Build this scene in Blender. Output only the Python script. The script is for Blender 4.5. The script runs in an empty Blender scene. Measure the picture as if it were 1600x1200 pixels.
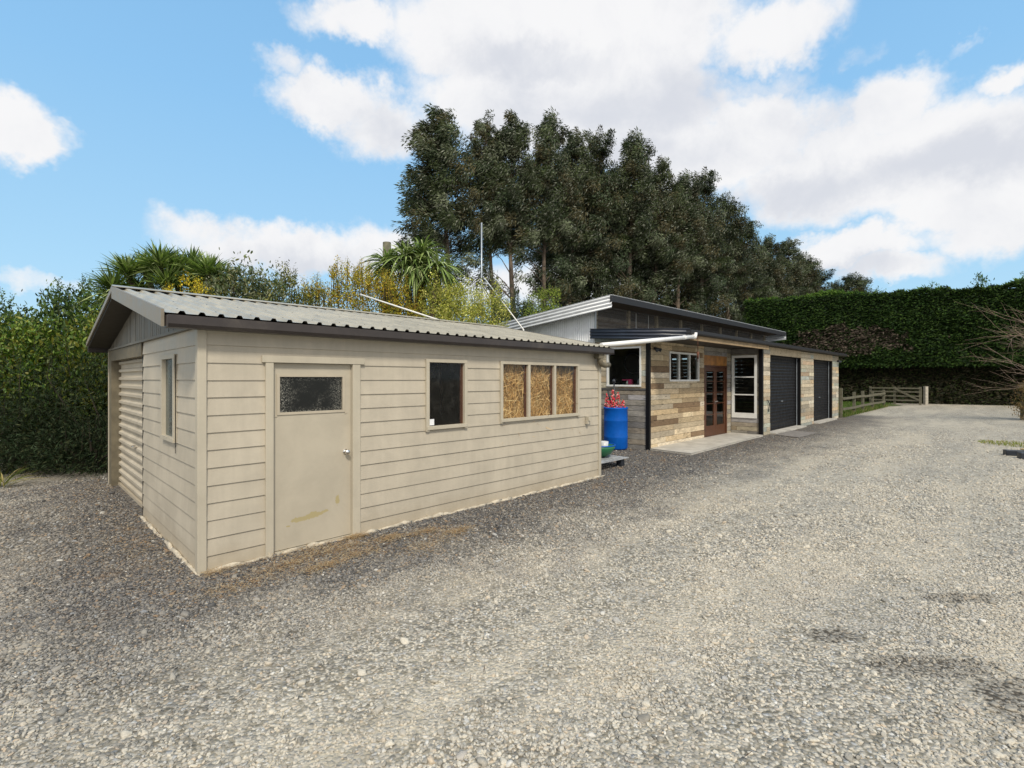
import bpy, bmesh, math, random
import numpy as np
from mathutils import Vector, Matrix, noise
rnd = random.Random(7); rng = np.random.default_rng(7)
R = math.radians
sc = bpy.context.scene
col = sc.collection

# ---------------------------------------------------------------- camera
FPX = 778.0
cd = bpy.data.cameras.new('camera'); cam = bpy.data.objects.new('camera', cd); col.objects.link(cam)
cam.location = (0, 0, 1.8); cam.rotation_euler = (R(90), 0, 0)
cd.sensor_width = 36; cd.lens = 36 * FPX / 1600; cd.shift_y = -8 / 1600
cd.clip_start = 0.05; cd.clip_end = 3000
sc.camera = cam
sc.view_settings.view_transform = 'Standard'; sc.view_settings.look = 'None'
sc.view_settings.gamma = 1; sc.view_settings.exposure = 0.14
sc.cycles.max_bounces = 6; sc.cycles.transparent_max_bounces = 12
sc.render.resolution_x = 1024; sc.render.resolution_y = 768

# ---------------------------------------------------------------- node helper
class NT:
    def __init__(s, tree): s.t = tree; s.n = tree.nodes; s.l = tree.links
    def node(s, typ, **kw):
        n = s.n.new(typ)
        for k, v in kw.items():
            if k == 'ins':
                for kk, vv in v.items():
                    s.put(n.inputs[kk], vv)
            else: setattr(n, k, v)
        return n
    def put(s, inp, v):
        if hasattr(v, 'is_output') or isinstance(v, bpy.types.NodeSocket): s.l.new(v, inp)
        else:
            if isinstance(v, tuple) and len(v) == 3 and inp.type == 'RGBA': v = (*v, 1)
            inp.default_value = v
    def math(s, op, a, b=0.0, c=None, clamp=False):
        n = s.node('ShaderNodeMath', operation=op, use_clamp=clamp); s.put(n.inputs[0], a); s.put(n.inputs[1], b)
        if c is not None: s.put(n.inputs[2], c)
        return n.outputs[0]
    def vmath(s, op, a, b=(0, 0, 0)):
        n = s.node('ShaderNodeVectorMath', operation=op); s.put(n.inputs[0], a)
        if op == 'SCALE': s.put(n.inputs[3], b)
        elif op not in ('LENGTH', 'NORMALIZE'): s.put(n.inputs[1], b)
        return n.outputs[1] if op in ('LENGTH', 'DOT_PRODUCT', 'DISTANCE') else n.outputs[0]
    def ss(s, v, a, b, lo=0.0, hi=1.0):
        n = s.node('ShaderNodeMapRange', interpolation_type='SMOOTHSTEP'); s.put(n.inputs[0], v)
        for i, q in enumerate((a, b, lo, hi)): s.put(n.inputs[i + 1], q)
        return n.outputs[0]
    def noise(s, vec, scale, detail=3, rough=0.5, dist=0.0):
        n = s.node('ShaderNodeTexNoise'); s.put(n.inputs['Vector'], vec)
        n.inputs['Scale'].default_value = scale; n.inputs['Detail'].default_value = detail
        n.inputs['Roughness'].default_value = rough; n.inputs['Distortion'].default_value = dist
        return n.outputs[0]
    def mix(s, f, a, b, mode='MIX'):
        n = s.node('ShaderNodeMix', data_type='RGBA', blend_type=mode); s.put(n.inputs[0], f); s.put(n.inputs[6], a); s.put(n.inputs[7], b)
        return n.outputs[2]
    def ramp(s, f, stops, interp='LINEAR'):
        n = s.node('ShaderNodeValToRGB'); s.put(n.inputs[0], f); cr = n.color_ramp; cr.interpolation = interp
        while len(cr.elements) > 1: cr.elements.remove(cr.elements[-1])
        for i, (p, c) in enumerate(stops):
            e = cr.elements[0] if i == 0 else cr.elements.new(p)
            e.position = p; e.color = (*c, 1)
        return n.outputs[0]

# ---------------------------------------------------------------- sun and sky
SUN_EL, SUN_AZ = 46.0, 168.0     # azimuth measured from +Y towards +X
sd = bpy.data.lights.new('sun', 'SUN'); so = bpy.data.objects.new('sun', sd); col.objects.link(so)
sd.energy = 2.9; sd.angle = R(10); sd.color = (1.0, 0.92, 0.79)
e, a = R(SUN_EL), R(SUN_AZ)
sdir = Vector((math.sin(a) * math.cos(e), math.cos(a) * math.cos(e), math.sin(e)))
so.rotation_euler = sdir.to_track_quat('Z', 'Y').to_euler(); so.location = sdir * 60
w = bpy.data.worlds.new('World'); sc.world = w; w.use_nodes = True
W = NT(w.node_tree); W.n.clear()
sky = W.node('ShaderNodeTexSky', sky_type='NISHITA', sun_disc=False)
sky.sun_elevation = R(SUN_EL); sky.sun_rotation = R(SUN_AZ); sky.air_density = 1.0; sky.dust_density = 0.6; sky.ozone_density = 1.6
tc = W.node('ShaderNodeTexCoord'); dirn = W.vmath('NORMALIZE', tc.outputs['Generated'])
sepd = W.node('ShaderNodeSeparateXYZ', ins={0: dirn})
def skydir(px, py): return Vector(((px - 800) / FPX, 1, (592 - py) / FPX))
blobs = [(0, 195, 78, 60, 1.0), (-60, 200, 70, 55, .9), (85, 200, 30, 14, .5), (440, 392, 190, 52, 1.0), (600, 400, 120, 60, .9), (330, 400, 80, 30, .6), (880, 440, 420, 60, .7),
         (520, 165, 95, 50, .95), (610, 200, 120, 66, .9), (450, 98, 55, 30, .55), (560, 30, 110, 45, .9),
         (760, 40, 230, 95, 1.0), (980, 50, 230, 110, 1.1), (1200, 50, 130, 60, .9), (830, 150, 230, 100, 1.05), (1010, 190, 180, 90, 1.0),
         (1130, 235, 200, 80, 1.0), (1380, 170, 90, 60, .9), (1340, 265, 240, 85, 1.1), (1560, 290, 180, 70, 1.05), (1200, 150, 90, 60, .5), (1360, 70, 60, 30, .5),
         (1600, 105, 55, 35, .85), (1490, 80, 35, 18, .5), (1320, 392, 90, 42, 1.0), (1380, 420, 80, 30, .8), (1262, 375, 40, 25, .7), (60, 440, 120, 22, .55), (1700, 330, 200, 70, 1.0), (1120, 350, 200, 30, .45)]
wn = W.noise(dirn, 5.0, 6, 0.62, 0.2)
wobv = W.node('ShaderNodeTexNoise', ins={'Vector': dirn, 'Scale': 9.0, 'Detail': 5.0, 'Roughness': .65})
wob = W.vmath('SCALE', W.vmath('SUBTRACT', wobv.outputs[1], (.5, .5, .5)), 0.11)
dw = W.vmath('ADD', dirn, wob)
acc = None
for (px, py, rx, ry, wt) in blobs:
    v = skydir(px, py); L = v.length; c = v / L
    q = W.vmath('MULTIPLY', W.vmath('SUBTRACT', dw, tuple(c)), (FPX * L / rx, FPX * L / rx * .6, FPX * L / ry))
    b = W.ss(W.vmath('LENGTH', q), 0.15, 1.45, wt, 0.0)
    acc = b if acc is None else W.math('MAXIMUM', acc, b)
# unseen cloud cover added behind the camera to whiten the ambient light
added_cover = W.ss(sepd.outputs[1], 0.30, -0.1, 0.0, 1.0)
acc = W.math('MAXIMUM', acc, added_cover)
fine = W.noise(dirn, 22.0, 6, 0.6)
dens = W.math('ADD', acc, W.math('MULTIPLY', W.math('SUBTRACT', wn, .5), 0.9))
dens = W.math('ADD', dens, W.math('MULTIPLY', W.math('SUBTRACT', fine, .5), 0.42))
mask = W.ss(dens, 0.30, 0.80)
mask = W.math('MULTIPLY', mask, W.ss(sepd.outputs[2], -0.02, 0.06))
# cloud shade: slightly grey thick bases, white rims
gs = [(980, 165, 260, 60), (1000, 250, 230, 45), (1250, 300, 240, 35), (500, 420, 160, 35), (640, 215, 90, 40), (1330, 425, 90, 22), (1500, 250, 160, 40), (840, 100, 170, 30)]
g = None
for (px, py, rx, ry) in gs:
    v = skydir(px, py); L = v.length; c = v / L
    q = W.vmath('MULTIPLY', W.vmath('SUBTRACT', dw, tuple(c)), (FPX * L / rx, FPX * L / rx * .6, FPX * L / ry))
    b = W.ss(W.vmath('LENGTH', q), 0.0, 1.4, 1.0, 0.0)
    g = b if g is None else W.math('MAXIMUM', g, b)
sh = W.math('ADD', W.math('MULTIPLY', g, 0.6), W.math('MULTIPLY', W.math('SUBTRACT', W.noise(dirn, 7.0, 5, .6, .3), .5), 1.6))
sh = W.ss(sh, -.15, .75)
ccol = W.mix(sh, (8.7, 8.6, 8.6), (6.5, 6.65, 7.15))
elv = W.math('MAXIMUM', sepd.outputs[2], 0.0)
blue = W.ramp(elv, [(0, (5.0, 7.4, 9.0)), (.18, (4.0, 6.9, 9.3)), (.45, (2.9, 5.9, 9.2)), (.9, (1.9, 4.4, 7.8))])
skyc = W.mix(.8, sky.outputs[0], blue)
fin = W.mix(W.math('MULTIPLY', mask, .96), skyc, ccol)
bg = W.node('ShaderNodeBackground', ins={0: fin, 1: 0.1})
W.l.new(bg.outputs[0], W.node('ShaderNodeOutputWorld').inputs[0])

# ---------------------------------------------------------------- frames
AX, AY = -2.893, 4.622
U = (0.7022, 0.712); V = (-0.712, 0.7022); TH = math.atan2(U[1], U[0])
def w_of(s, t, z=0.0): return Vector((AX + U[0] * s + V[0] * t, AY + U[1] * s + V[1] * t, z))
def st_of(x, y): dx, dy = x - AX, y - AY; return dx * U[0] + dy * U[1], dx * V[0] + dy * V[1]
def at(px, py, d): return Vector(((px - 800) / FPX * d, d, 1.8 + (592 - py) / FPX * d))

def tag(o, label=None, cat=None, group=None, kind=None):
    if label: o['label'] = label
    if cat: o['category'] = cat
    if group: o['group'] = group
    if kind: o['kind'] = kind
    return o
def thing(name, label, cat, org=(0, 0, 0), group=None, local=True, rz=0.0):
    """Empty at the thing's base. local: org is given along the sheds' walls (s,t,z)."""
    o = bpy.data.objects.new(name, None); col.objects.link(o); o.empty_display_size = .2
    if local: o.location = w_of(*org); o.rotation_euler = (0, 0, TH + rz)
    else: o.location = org; o.rotation_euler = (0, 0, rz)
    o['_x'] = 0; del o['_x']
    ORG[o.name] = Vector(org)
    return tag(o, label, cat, group)
ORG = {}

class MB:
    def __init__(s): s.v = []; s.f = []; s.c = []; s.sm = []; s.cur = (1, 1, 1)
    def add(s, vs, fs, smooth=False, c=None):
        b = len(s.v); s.v += [tuple(v) for v in vs]; s.f += [tuple(i + b for i in f) for f in fs]
        s.c += [c or s.cur] * len(fs); s.sm += [smooth] * len(fs); return s
    def box(s, x0, x1, y0, y1, z0, z1, c=None):
        if x0 > x1: x0, x1 = x1, x0
        if y0 > y1: y0, y1 = y1, y0
        if z0 > z1: z0, z1 = z1, z0
        return s.add([(x0, y0, z0), (x1, y0, z0), (x1, y1, z0), (x0, y1, z0), (x0, y0, z1), (x1, y0, z1), (x1, y1, z1), (x0, y1, z1)],
                     [(0, 3, 2, 1), (4, 5, 6, 7), (0, 1, 5, 4), (1, 2, 6, 5), (2, 3, 7, 6), (3, 0, 4, 7)], c=c)
    def prism(s, poly, ext, c=None):
        """poly: list of 3D points, ext: vector"""
        n = len(poly); P = [Vector(p) for p in poly]; E = Vector(ext)
        nn = Vector((0, 0, 0))
        for i in range(n): nn += P[i].cross(P[(i + 1) % n])
        if nn.dot(E) > 0: P.reverse()
        vs = P + [p + E for p in P]
        fs = [tuple(range(n)), tuple(range(2 * n - 1, n - 1, -1))]
        fs += [(i, n + i, n + (i + 1) % n, (i + 1) % n) for i in range(n)]
        fs = [fs[0], fs[1]] + [tuple(reversed(f)) for f in fs[2:]]
        return s.add(vs, fs, c=c)
    def beam(s, p0, p1, wd, hg, up=(0, 0, 1), c=None):
        p0, p1 = Vector(p0), Vector(p1); d = (p1 - p0).normalized(); up = Vector(up)
        sd_ = d.cross(up)
        if sd_.length < 1e-4: sd_ = d.cross(Vector((1, 0, 0)))
        sd_.normalize(); u2 = sd_.cross(d).normalized()
        q = [sd_ * (a * wd / 2) + u2 * (b * hg / 2) for a, b in ((-1, -1), (1, -1), (1, 1), (-1, 1))]
        vs = [p0 + k for k in q] + [p1 + k for k in q]
        return s.add(vs, [(3, 2, 1, 0), (4, 5, 6, 7), (0, 1, 5, 4), (1, 2, 6, 5), (2, 3, 7, 6), (3, 0, 4, 7)], c=c)
    def tube(s, pts, r, n=10, cap=True, c=None):
        pts = [Vector(p) for p in pts]; rs = r if isinstance(r, (list, tuple)) else [r] * len(pts)
        vs = []; fs = []; ref = None
        for i, p in enumerate(pts):
            d = (pts[min(i + 1, len(pts) - 1)] - pts[max(i - 1, 0)]).normalized()
            if ref is None: ref = Vector((1, 0, 0)) if abs(d.x) < .8 else Vector((0, 1, 0))
            a_ = d.cross(ref).normalized(); b_ = d.cross(a_).normalized(); ref = -b_ if False else a_.cross(d).normalized() * 1.0
            for k in range(n):
                t = 2 * math.pi * k / n; vs.append(p + (a_ * math.cos(t) + b_ * math.sin(t)) * rs[i])
        for i in range(len(pts) - 1):
            for k in range(n): fs.append((i * n + k, i * n + (k + 1) % n, (i + 1) * n + (k + 1) % n, (i + 1) * n + k))
        s.add(vs, fs, True, c)
        if cap:
            b = len(s.v) - len(vs)
            s.f += [tuple(b + k for k in range(n))[::-1], tuple(b + (len(pts) - 1) * n + k for k in range(n))]
            s.c += [c or s.cur] * 2; s.sm += [False] * 2
        return s
    def lathe(s, prof, cx, cy, n=28, c=None, smooth=True):
        vs = [(cx + r * math.cos(2 * math.pi * k / n), cy + r * math.sin(2 * math.pi * k / n), z) for r, z in prof for k in range(n)]
        fs = [(i * n + k, i * n + (k + 1) % n, (i + 1) * n + (k + 1) % n, (i + 1) * n + k) for i in range(len(prof) - 1) for k in range(n)]
        return s.add(vs, fs, smooth, c)
    def blob(s, cx, cy, cz, rx, ry=None, rz_=None, c=None, jit=0.0):
        ry = ry or rx; rz_ = rz_ or rx
        bm = bmesh.new(); bmesh.ops.create_icosphere(bm, subdivisions=1, radius=1)
        vs = []
        for v in bm.verts:
            k = 1 + rnd.uniform(-jit, jit); vs.append((cx + v.co.x * rx * k, cy + v.co.y * ry * k, cz + v.co.z * rz_ * k))
        fs = [tuple(v.index for v in f.verts) for f in bm.faces]; bm.free()
        return s.add(vs, fs, True, c)
    def corr(s, O, E, F, N, pitch, amp, prof='sin', sub=6, c=None):
        """corrugated sheet: O origin, E vector across the ribs, F vector along the ribs, N unit normal"""
        O, E, F, N = Vector(O), Vector(E), Vector(F), Vector(N).normalized(); Wd = E.length; e_ = E.normalized()
        xs = []
        if prof == 'sin':
            n = max(2, int(Wd / pitch * sub))
            xs = [(Wd * i / n, amp * math.sin(2 * math.pi * (Wd * i / n) / pitch)) for i in range(n + 1)]
        else:
            x = 0.0
            while x < Wd:
                for fx, h_ in ((0, 0), (.58, 0), (.68, 1), (.88, 1), (.98, 0)):
                    if x + fx * pitch < Wd: xs.append((x + fx * pitch, h_ * amp))
                x += pitch
            xs.append((Wd, 0))
        vs = []
        for x, h_ in xs: p = O + e_ * x + N * h_; vs += [p, p + F]
        fs = [(2 * i, 2 * i + 2, 2 * i + 3, 2 * i + 1) for i in range(len(xs) - 1)]
        return s.add(vs, fs, prof == 'sin', c)
    def build(s, name, mat, parent=None, org=None, local=True, rz=0.0, solid=0.0, bevel=0.0):
        me = bpy.data.meshes.new(name)
        if parent is not None: o0 = ORG.get(parent.name, Vector((0, 0, 0)))
        else: o0 = Vector(org or (0, 0, 0))
        vv = [(v[0] - o0.x, v[1] - o0.y, v[2] - o0.z) for v in s.v]
        me.from_pydata(vv, [], s.f)
        me.polygons.foreach_set('use_smooth', s.sm)
        at_ = me.color_attributes.new('col', 'FLOAT_COLOR', 'CORNER')
        arr = []
        for f, c in zip(s.f, s.c): arr += [c[0], c[1], c[2], 1.0] * len(f)
        at_.data.foreach_set('color', arr)
        me.materials.append(mat)
        ob = bpy.data.objects.new(name, me); col.objects.link(ob)
        ORG[ob.name] = o0
        if parent is not None: ob.parent = parent
        elif local: ob.location = w_of(*o0); ob.rotation_euler = (0, 0, TH)
        else: ob.location = o0
        if solid: m = ob.modifiers.new('thickness', 'SOLIDIFY'); m.thickness = solid; m.offset = 0
        if bevel: m = ob.modifiers.new('bevel', 'BEVEL'); m.width = bevel; m.segments = 2; m.limit_method = 'ANGLE'
        return ob
def sub(parent_obj):   # parts of parts: same origin as the thing
    return parent_obj

# ---------------------------------------------------------------- materials
def new_mat(name):
    m = bpy.data.materials.new(name); m.use_nodes = True; t = NT(m.node_tree); t.n.clear()
    out = t.node('ShaderNodeOutputMaterial'); return m, t, out
def principled(t, out, colr, rough=.6, metal=0.0, spec=.4, bump=None, bstr=.2, bdist=.01, **kw):
    p = t.node('ShaderNodeBsdfPrincipled'); t.put(p.inputs['Base Color'], colr); t.put(p.inputs['Roughness'], rough)
    p.inputs['Metallic'].default_value = metal; p.inputs['Specular IOR Level'].default_value = spec
    if bump is not None:
        b = t.node('ShaderNodeBump', ins={'Height': bump, 'Strength': bstr, 'Distance': bdist}); t.l.new(b.outputs[0], p.inputs['Normal'])
    for k, v in kw.items(): t.put(p.inputs[k], v)
    t.l.new(p.outputs[0], out.inputs[0]); return p
def simple(name, c, rough=.55, metal=0.0, var=.12, scale=6.0, spec=.4, bstr=.15, bscale=40.0, dirt=None):
    m, t, out = new_mat(name); g_ = t.node('ShaderNodeNewGeometry').outputs['Position']
    n1 = t.noise(g_, scale, 5, .6)
    k = t.ss(n1, .3, .7, 1 - var, 1 + var)
    cc = t.vmath('SCALE', tuple(c), k)
    if dirt:
        cc = t.mix(t.math('MULTIPLY', t.ss(t.noise(g_, scale * .35, 6, .7, .4), .5, .75), .6), cc, dirt)
    principled(t, out, cc, t.ss(n1, .3, .7, rough - .07, rough + .07), metal, spec, t.noise(g_, bscale, 4, .6), bstr, .004)
    return m
def colmat(name, rough=.7, grain=None, gscale=60.0, spec=.3, stretch=(1, 1, 1), var=.2, bstr=.3, lowvar=.2, stain=.0):
    """colour from the 'col' attribute with grain"""
    m, t, out = new_mat(name); a_ = t.node('ShaderNodeAttribute', attribute_name='col').outputs[0]
    g_ = t.node('ShaderNodeTexCoord').outputs['Object']
    st_ = t.vmath('MULTIPLY', g_, stretch)
    n1 = t.noise(st_, gscale, 5, .65, .3); n2 = t.noise(g_, 3.5, 5, .65)
    k = t.math('MULTIPLY', t.ss(n1, .28, .72, 1 - var, 1 + var), t.ss(n2, .3, .7, 1 - lowvar, 1 + lowvar))
    st2 = t.ss(t.noise(t.vmath('MULTIPLY', g_, (2.5, 2.5, 13)), 1.0, 7, .75, .8), .50, .72, 0, stain)
    kn = t.node('ShaderNodeTexVoronoi', ins={'Vector': t.vmath('MULTIPLY', g_, (1.6, 1.6, 5.5)), 'Scale': 1.0}); kt = t.ss(kn.outputs['Distance'], .05, .13, stain * 1.1, 0)
    k = t.math('MULTIPLY', k, t.math('SUBTRACT', 1.0, t.math('MAXIMUM', st2, kt)))
    principled(t, out, t.vmath('SCALE', a_, k), rough, 0, spec, n1, bstr, .004); return m
def leafmat(name, rough=.5, trans=.25, spec=.35):
    m, t, out = new_mat(name); a_ = t.node('ShaderNodeAttribute', attribute_name='col').outputs[0]
    p = t.node('ShaderNodeBsdfPrincipled', ins={'Base Color': a_, 'Roughness': rough}); p.inputs['Specular IOR Level'].default_value = spec
    tr = t.node('ShaderNodeBsdfTranslucent', ins={'Color': t.vmath('MULTIPLY', a_, (1.1, 1.25, .6))})
    mx = t.node('ShaderNodeMixShader', ins={0: trans, 1: p.outputs[0], 2: tr.outputs[0]}); t.l.new(mx.outputs[0], out.inputs[0]); return m
def glassmat(name, tint=(.55, .58, .57), grime=.15, gr_col=(.35, .35, .32), rough=.03, patt=False, refl=.03):
    m, t, out = new_mat(name); g_ = t.node('ShaderNodeTexCoord').outputs['Object']
    tr = t.node('ShaderNodeBsdfTransparent', ins={0: tint}); gl = t.node('ShaderNodeBsdfGlossy', ins={0: (.9, .9, .9), 1: rough})
    nz = t.noise(g_, 55 if patt else 3, 4, .6)
    b = t.node('ShaderNodeBump', ins={'Height': nz, 'Strength': .8 if patt else .05, 'Distance': .012 if patt else .01})
    t.l.new(b.outputs[0], gl.inputs['Normal'])
    lw = t.node('ShaderNodeLayerWeight', ins={0: .5}); t.l.new(b.outputs[0], lw.inputs[1])
    fac = t.math('ADD', t.math('MULTIPLY', t.math('POWER', lw.outputs[1], 4.0), .8), refl)
    mx = t.node('ShaderNodeMixShader', ins={0: fac, 1: tr.outputs[0], 2: gl.outputs[0]})
    df = t.node('ShaderNodeBsdfDiffuse', ins={0: gr_col})
    gm = t.ss(t.noise(g_, 9, 6, .75, .6), .45, .8, grime * .25, grime * 1.8)
    mx2 = t.node('ShaderNodeMixShader', ins={0: gm, 1: mx.outputs[0], 2: df.outputs[0]}); t.l.new(mx2.outputs[0], out.inputs[0]); return m

def paint_mat(name, c, streak=.5, var=.07, base_dirt=0.0):
    m, t, out = new_mat(name); g_ = t.node('ShaderNodeTexCoord').outputs['Object']
    n1 = t.noise(g_, 2.2, 6, .65, .3); n2 = t.noise(t.vmath('MULTIPLY', g_, (14, 14, 1.1)), 1.0, 4, .6); n3 = t.noise(g_, 90, 3, .6)
    k = t.math('MULTIPLY', t.ss(n1, .3, .7, 1 - var, 1 + var), t.ss(n2, .35, .7, 1 - var * streak, 1 + var * streak))
    cc = t.vmath('SCALE', tuple(c), k)
    sp = t.ss(t.noise(g_, 5.5, 7, .8, .5), .62, .8, 0, .4)
    cc = t.mix(sp, cc, tuple(x * .6 for x in c))
    sep = t.node('ShaderNodeSeparateXYZ', ins={0: g_})
    bd = t.math('MULTIPLY', t.ss(t.math('ADD', sep.outputs[2], t.math('MULTIPLY', n1, .25)), .08, .42, base_dirt, 0.0), 1.0)
    cc = t.mix(bd, cc, (.34, .28, .19))
    principled(t, out, cc, t.ss(n1, .3, .7, .42, .6), 0, .35, t.math('ADD', n3, t.math('MULTIPLY', n1, 2.0)), .12, .006); return m

M = {}
M['paint'] = paint_mat('tan_paint', (.45, .403, .32), streak=.35, var=.08, base_dirt=.5)
M['trim'] = paint_mat('tan_trim_paint', (.455, .412, .325), var=.05)
M['door'] = paint_mat('tan_door_paint', (.45, .395, .305), var=.06)
M['gable'] = simple('gable_boards_paint', (.15, .138, .112), .6, var=.12, scale=5)
M['post'] = simple('khaki_post', (.145, .125, .085), .7, var=.2, scale=8)
M['soffit'] = simple('soffit_brown', (.035, .029, .022), .6, var=.15)
M['gutter'] = simple('brown_gutter', (.042, .035, .033), .38, var=.12, scale=5, dirt=(.10, .085, .07))
M['roof'] = simple('tan_roof_steel', (.37, .345, .275), .40, 0.0, .15, 2.5, .6, .05, 30, dirt=(.22, .20, .15))
M['dark'] = simple('black_steel', (.008, .008, .009), .5, var=.1, spec=.15)
M['charcoal'] = simple('charcoal_steel', (.024, .024, .026), .5, var=.1, spec=.2)
M['roller'] = simple('black_roller_door', (.010, .0095, .0105), .5, var=.12, spec=.18)
M['navy'] = simple('dark_navy_steel', (.035, .042, .06), .35, var=.12)
M['zinc'] = simple('zincalume', (.50, .525, .55), .38, .1, .08, 4, .5, .05)
M['zinc_wall'] = simple('zincalume_wall', (.82, .84, .86), .42, .0, .06, 4, .5, .05)
M['white'] = simple('white_paint', (.74, .74, .71), .45, var=.05)
M['pvc'] = simple('white_pvc', (.78, .78, .77), .35, var=.05)
M['concrete'] = simple('concrete', (.44, .42, .375), .85, var=.16, scale=3, dirt=(.26, .235, .2), bstr=.3)
M['brown'] = simple('brown_door_timber', (.085, .033, .016), .42, var=.25, scale=10)
M['amber'] = simple('amber_timber_panel', (.33, .15, .04), .45, var=.3, scale=5)
M['blue'] = simple('blue_plastic', (.002, .10, .47), .5, var=.08, spec=.2)
M['green'] = simple('green_plastic', (.03, .16, .07), .4, var=.1)
M['pale'] = simple('white_plastic', (.6, .62, .63), .4)
M['galv'] = simple('galvanised_pole', (.38, .42, .46), .4, .5, .1)
M['chrome'] = simple('chrome', (.75, .72, .68), .2, 1.0, .05)
M['blackpl'] = simple('black_plastic', (.022, .026, .034), .4, var=.2)
M['mat'] = simple('rubber_mat', (.20, .185, .17), .9, var=.25, scale=12)
M['fence'] = simple('weathered_timber', (.12, .112, .078), .85, var=.3, scale=9, dirt=(.12, .13, .07), bstr=.4)
M['palepost'] = simple('pale_timber', (.38, .35, .29), .85, var=.2, scale=9)
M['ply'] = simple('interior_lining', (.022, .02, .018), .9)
M['bark'] = simple('eucalyptus_bark', (.115, .088, .065), .9, var=.45, scale=3, bstr=.6, bscale=12)
M['twig'] = simple('brown_twigs', (.10, .075, .05), .9, var=.3)
M['stem'] = simple('dark_shrub_stems', (.035, .028, .02), .9, var=.3)
M['pinktwig'] = simple('pinkish_bark', (.27, .20, .15), .7, var=.35, scale=6)
M['rust'] = simple('rusty_wire', (.12, .05, .03), .8)
M['sticker'] = simple('white_sticker', (.75, .76, .78), .5, var=.03)
M['leaf'] = leafmat('leaf', .6, .18, .12); M['gloss'] = leafmat('glossy_leaf', .42, .2, .3); M['eleaf'] = leafmat('gum_leaf', .55, .10, .16)
M['petal'] = leafmat('petal', .6, .2, .2)
M['straw'] = leafmat('straw', .7, .15, .2)
M['plank'] = colmat('reclaimed_planks', .8, gscale=9, stretch=(.8, .8, 10), var=.32, bstr=.5, lowvar=.12, stain=.5)
M['glass'] = glassmat('window_glass', (.55, .58, .57), .01, (.2, .2, .2), .03, False, .015)
M['oldglass'] = glassmat('dusty_glass', (.90, .88, .84), .06, (.30, .29, .26), .05, False, .02)
M['frost'] = glassmat('frosted_side_glass', (.30, .36, .35), .55, (.16, .20, .19), .25)
M['patt'] = glassmat('patterned_glass', (.2, .22, .22), .16, (.16, .165, .15), .10, True, .10)
def clear_mat():
    m, t, out = new_mat('clearlite_sheet')
    tr = t.node('ShaderNodeBsdfTransparent', ins={0: (.75, .75, .74)}); p = t.node('ShaderNodeBsdfPrincipled', ins={'Base Color': (.46, .44, .41, 1), 'Roughness': .25})
    mx = t.node('ShaderNodeMixShader', ins={0: .34, 1: tr.outputs[0], 2: p.outputs[0]}); t.l.new(mx.outputs[0], out.inputs[0]); return m
M['clear'] = clear_mat()
def patt_mat():
    m, t, out = new_mat('mottled_patterned_glass'); g_ = t.node('ShaderNodeTexCoord').outputs['Object']
    n1 = t.noise(g_, 75, 3, .6, 1.5); n2 = t.noise(g_, 9, 4, .6)
    e_ = t.vmath('ABSOLUTE', t.vmath('MULTIPLY', t.vmath('SUBTRACT', g_, (.42, 0, 1.637)), (1 / .345, 0, 1 / .185)))
    sp_ = t.node('ShaderNodeSeparateXYZ', ins={0: e_}); em = t.math('MAXIMUM', t.ss(sp_.outputs[0], .45, 1.0), t.ss(sp_.outputs[2], .7, 1.05))
    k = t.math('MULTIPLY', t.ss(n1, .50, .66), t.math('ADD', t.math('MULTIPLY', em, .8), t.ss(n2, .4, .75, 0, .35)))
    principled(t, out, t.mix(k, (.012, .013, .012), (.40, .39, .34)), .15, 0, .25, n1, .5, .006); return m
M['patt'] = patt_mat()
# door paint that has peeled in two patches near the bottom
def door_mat():
    m, t, out = new_mat('peeling_door_paint'); g_ = t.node('ShaderNodeTexCoord').outputs['Object']
    n1 = t.noise(g_, 2.5, 6, .65, .3); cc = t.vmath('SCALE', (.44, .395, .31), t.ss(n1, .3, .7, .93, 1.06))
    nz = t.noise(g_, 24, 6, .7, .2); pk = None
    for (x, z, rx, rz_) in ((.95 - .64, .31, .17, .035), (1.07 - .64, .33, .13, .045), (1.345 - .64, .44, .03, .075), (.80 - .64, .26, .03, .012), (1.2 - .64, .345, .05, .02)):
        q = t.vmath('MULTIPLY', t.vmath('SUBTRACT', g_, (x, 0, z)), (1 / rx, 0, 1 / rz_))
        b = t.ss(t.vmath('LENGTH', q), .2, 1.5, 1, 0); pk = b if pk is None else t.math('MAXIMUM', pk, b)
    msk = t.ss(t.math('ADD', pk, t.math('MULTIPLY', t.math('SUBTRACT', nz, .5), 1.7)), .62, .68)
    cc = t.mix(msk, cc, (.385, .325, .175))
    principled(t, out, cc, .5, 0, .35, t.math('SUBTRACT', t.noise(g_, 60, 3), t.math('MULTIPLY', msk, 2.0)), .15, .004); return m
M['peel'] = door_mat()

# ---------------------------------------------------------------- gravel colour group (shared by the sheet and the loose pebbles)
gg = bpy.data.node_groups.new('gravel_colour', 'ShaderNodeTree')
gg.interface.new_socket('Random', in_out='INPUT', socket_type='NodeSocketFloat')
for nm_, ty_ in (('Stone', 'NodeSocketColor'), ('Matrix', 'NodeSocketColor'), ('Dark', 'NodeSocketFloat')): gg.interface.new_socket(nm_, in_out='OUTPUT', socket_type=ty_)
t = NT(gg); gi = t.node('NodeGroupInput'); go = t.node('NodeGroupOutput')
P = t.node('ShaderNodeNewGeometry').outputs['Position']
rel = t.vmath('SUBTRACT', P, (AX, AY, 0)); s_ = t.vmath('DOT_PRODUCT', rel, (*U, 0)); t_ = t.vmath('DOT_PRODUCT', rel, (*V, 0))
dx = t.math('MAXIMUM', t.math('MAXIMUM', t.math('SUBTRACT', -.0, s_), t.math('SUBTRACT', s_, 27.0)), 0.0)
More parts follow.
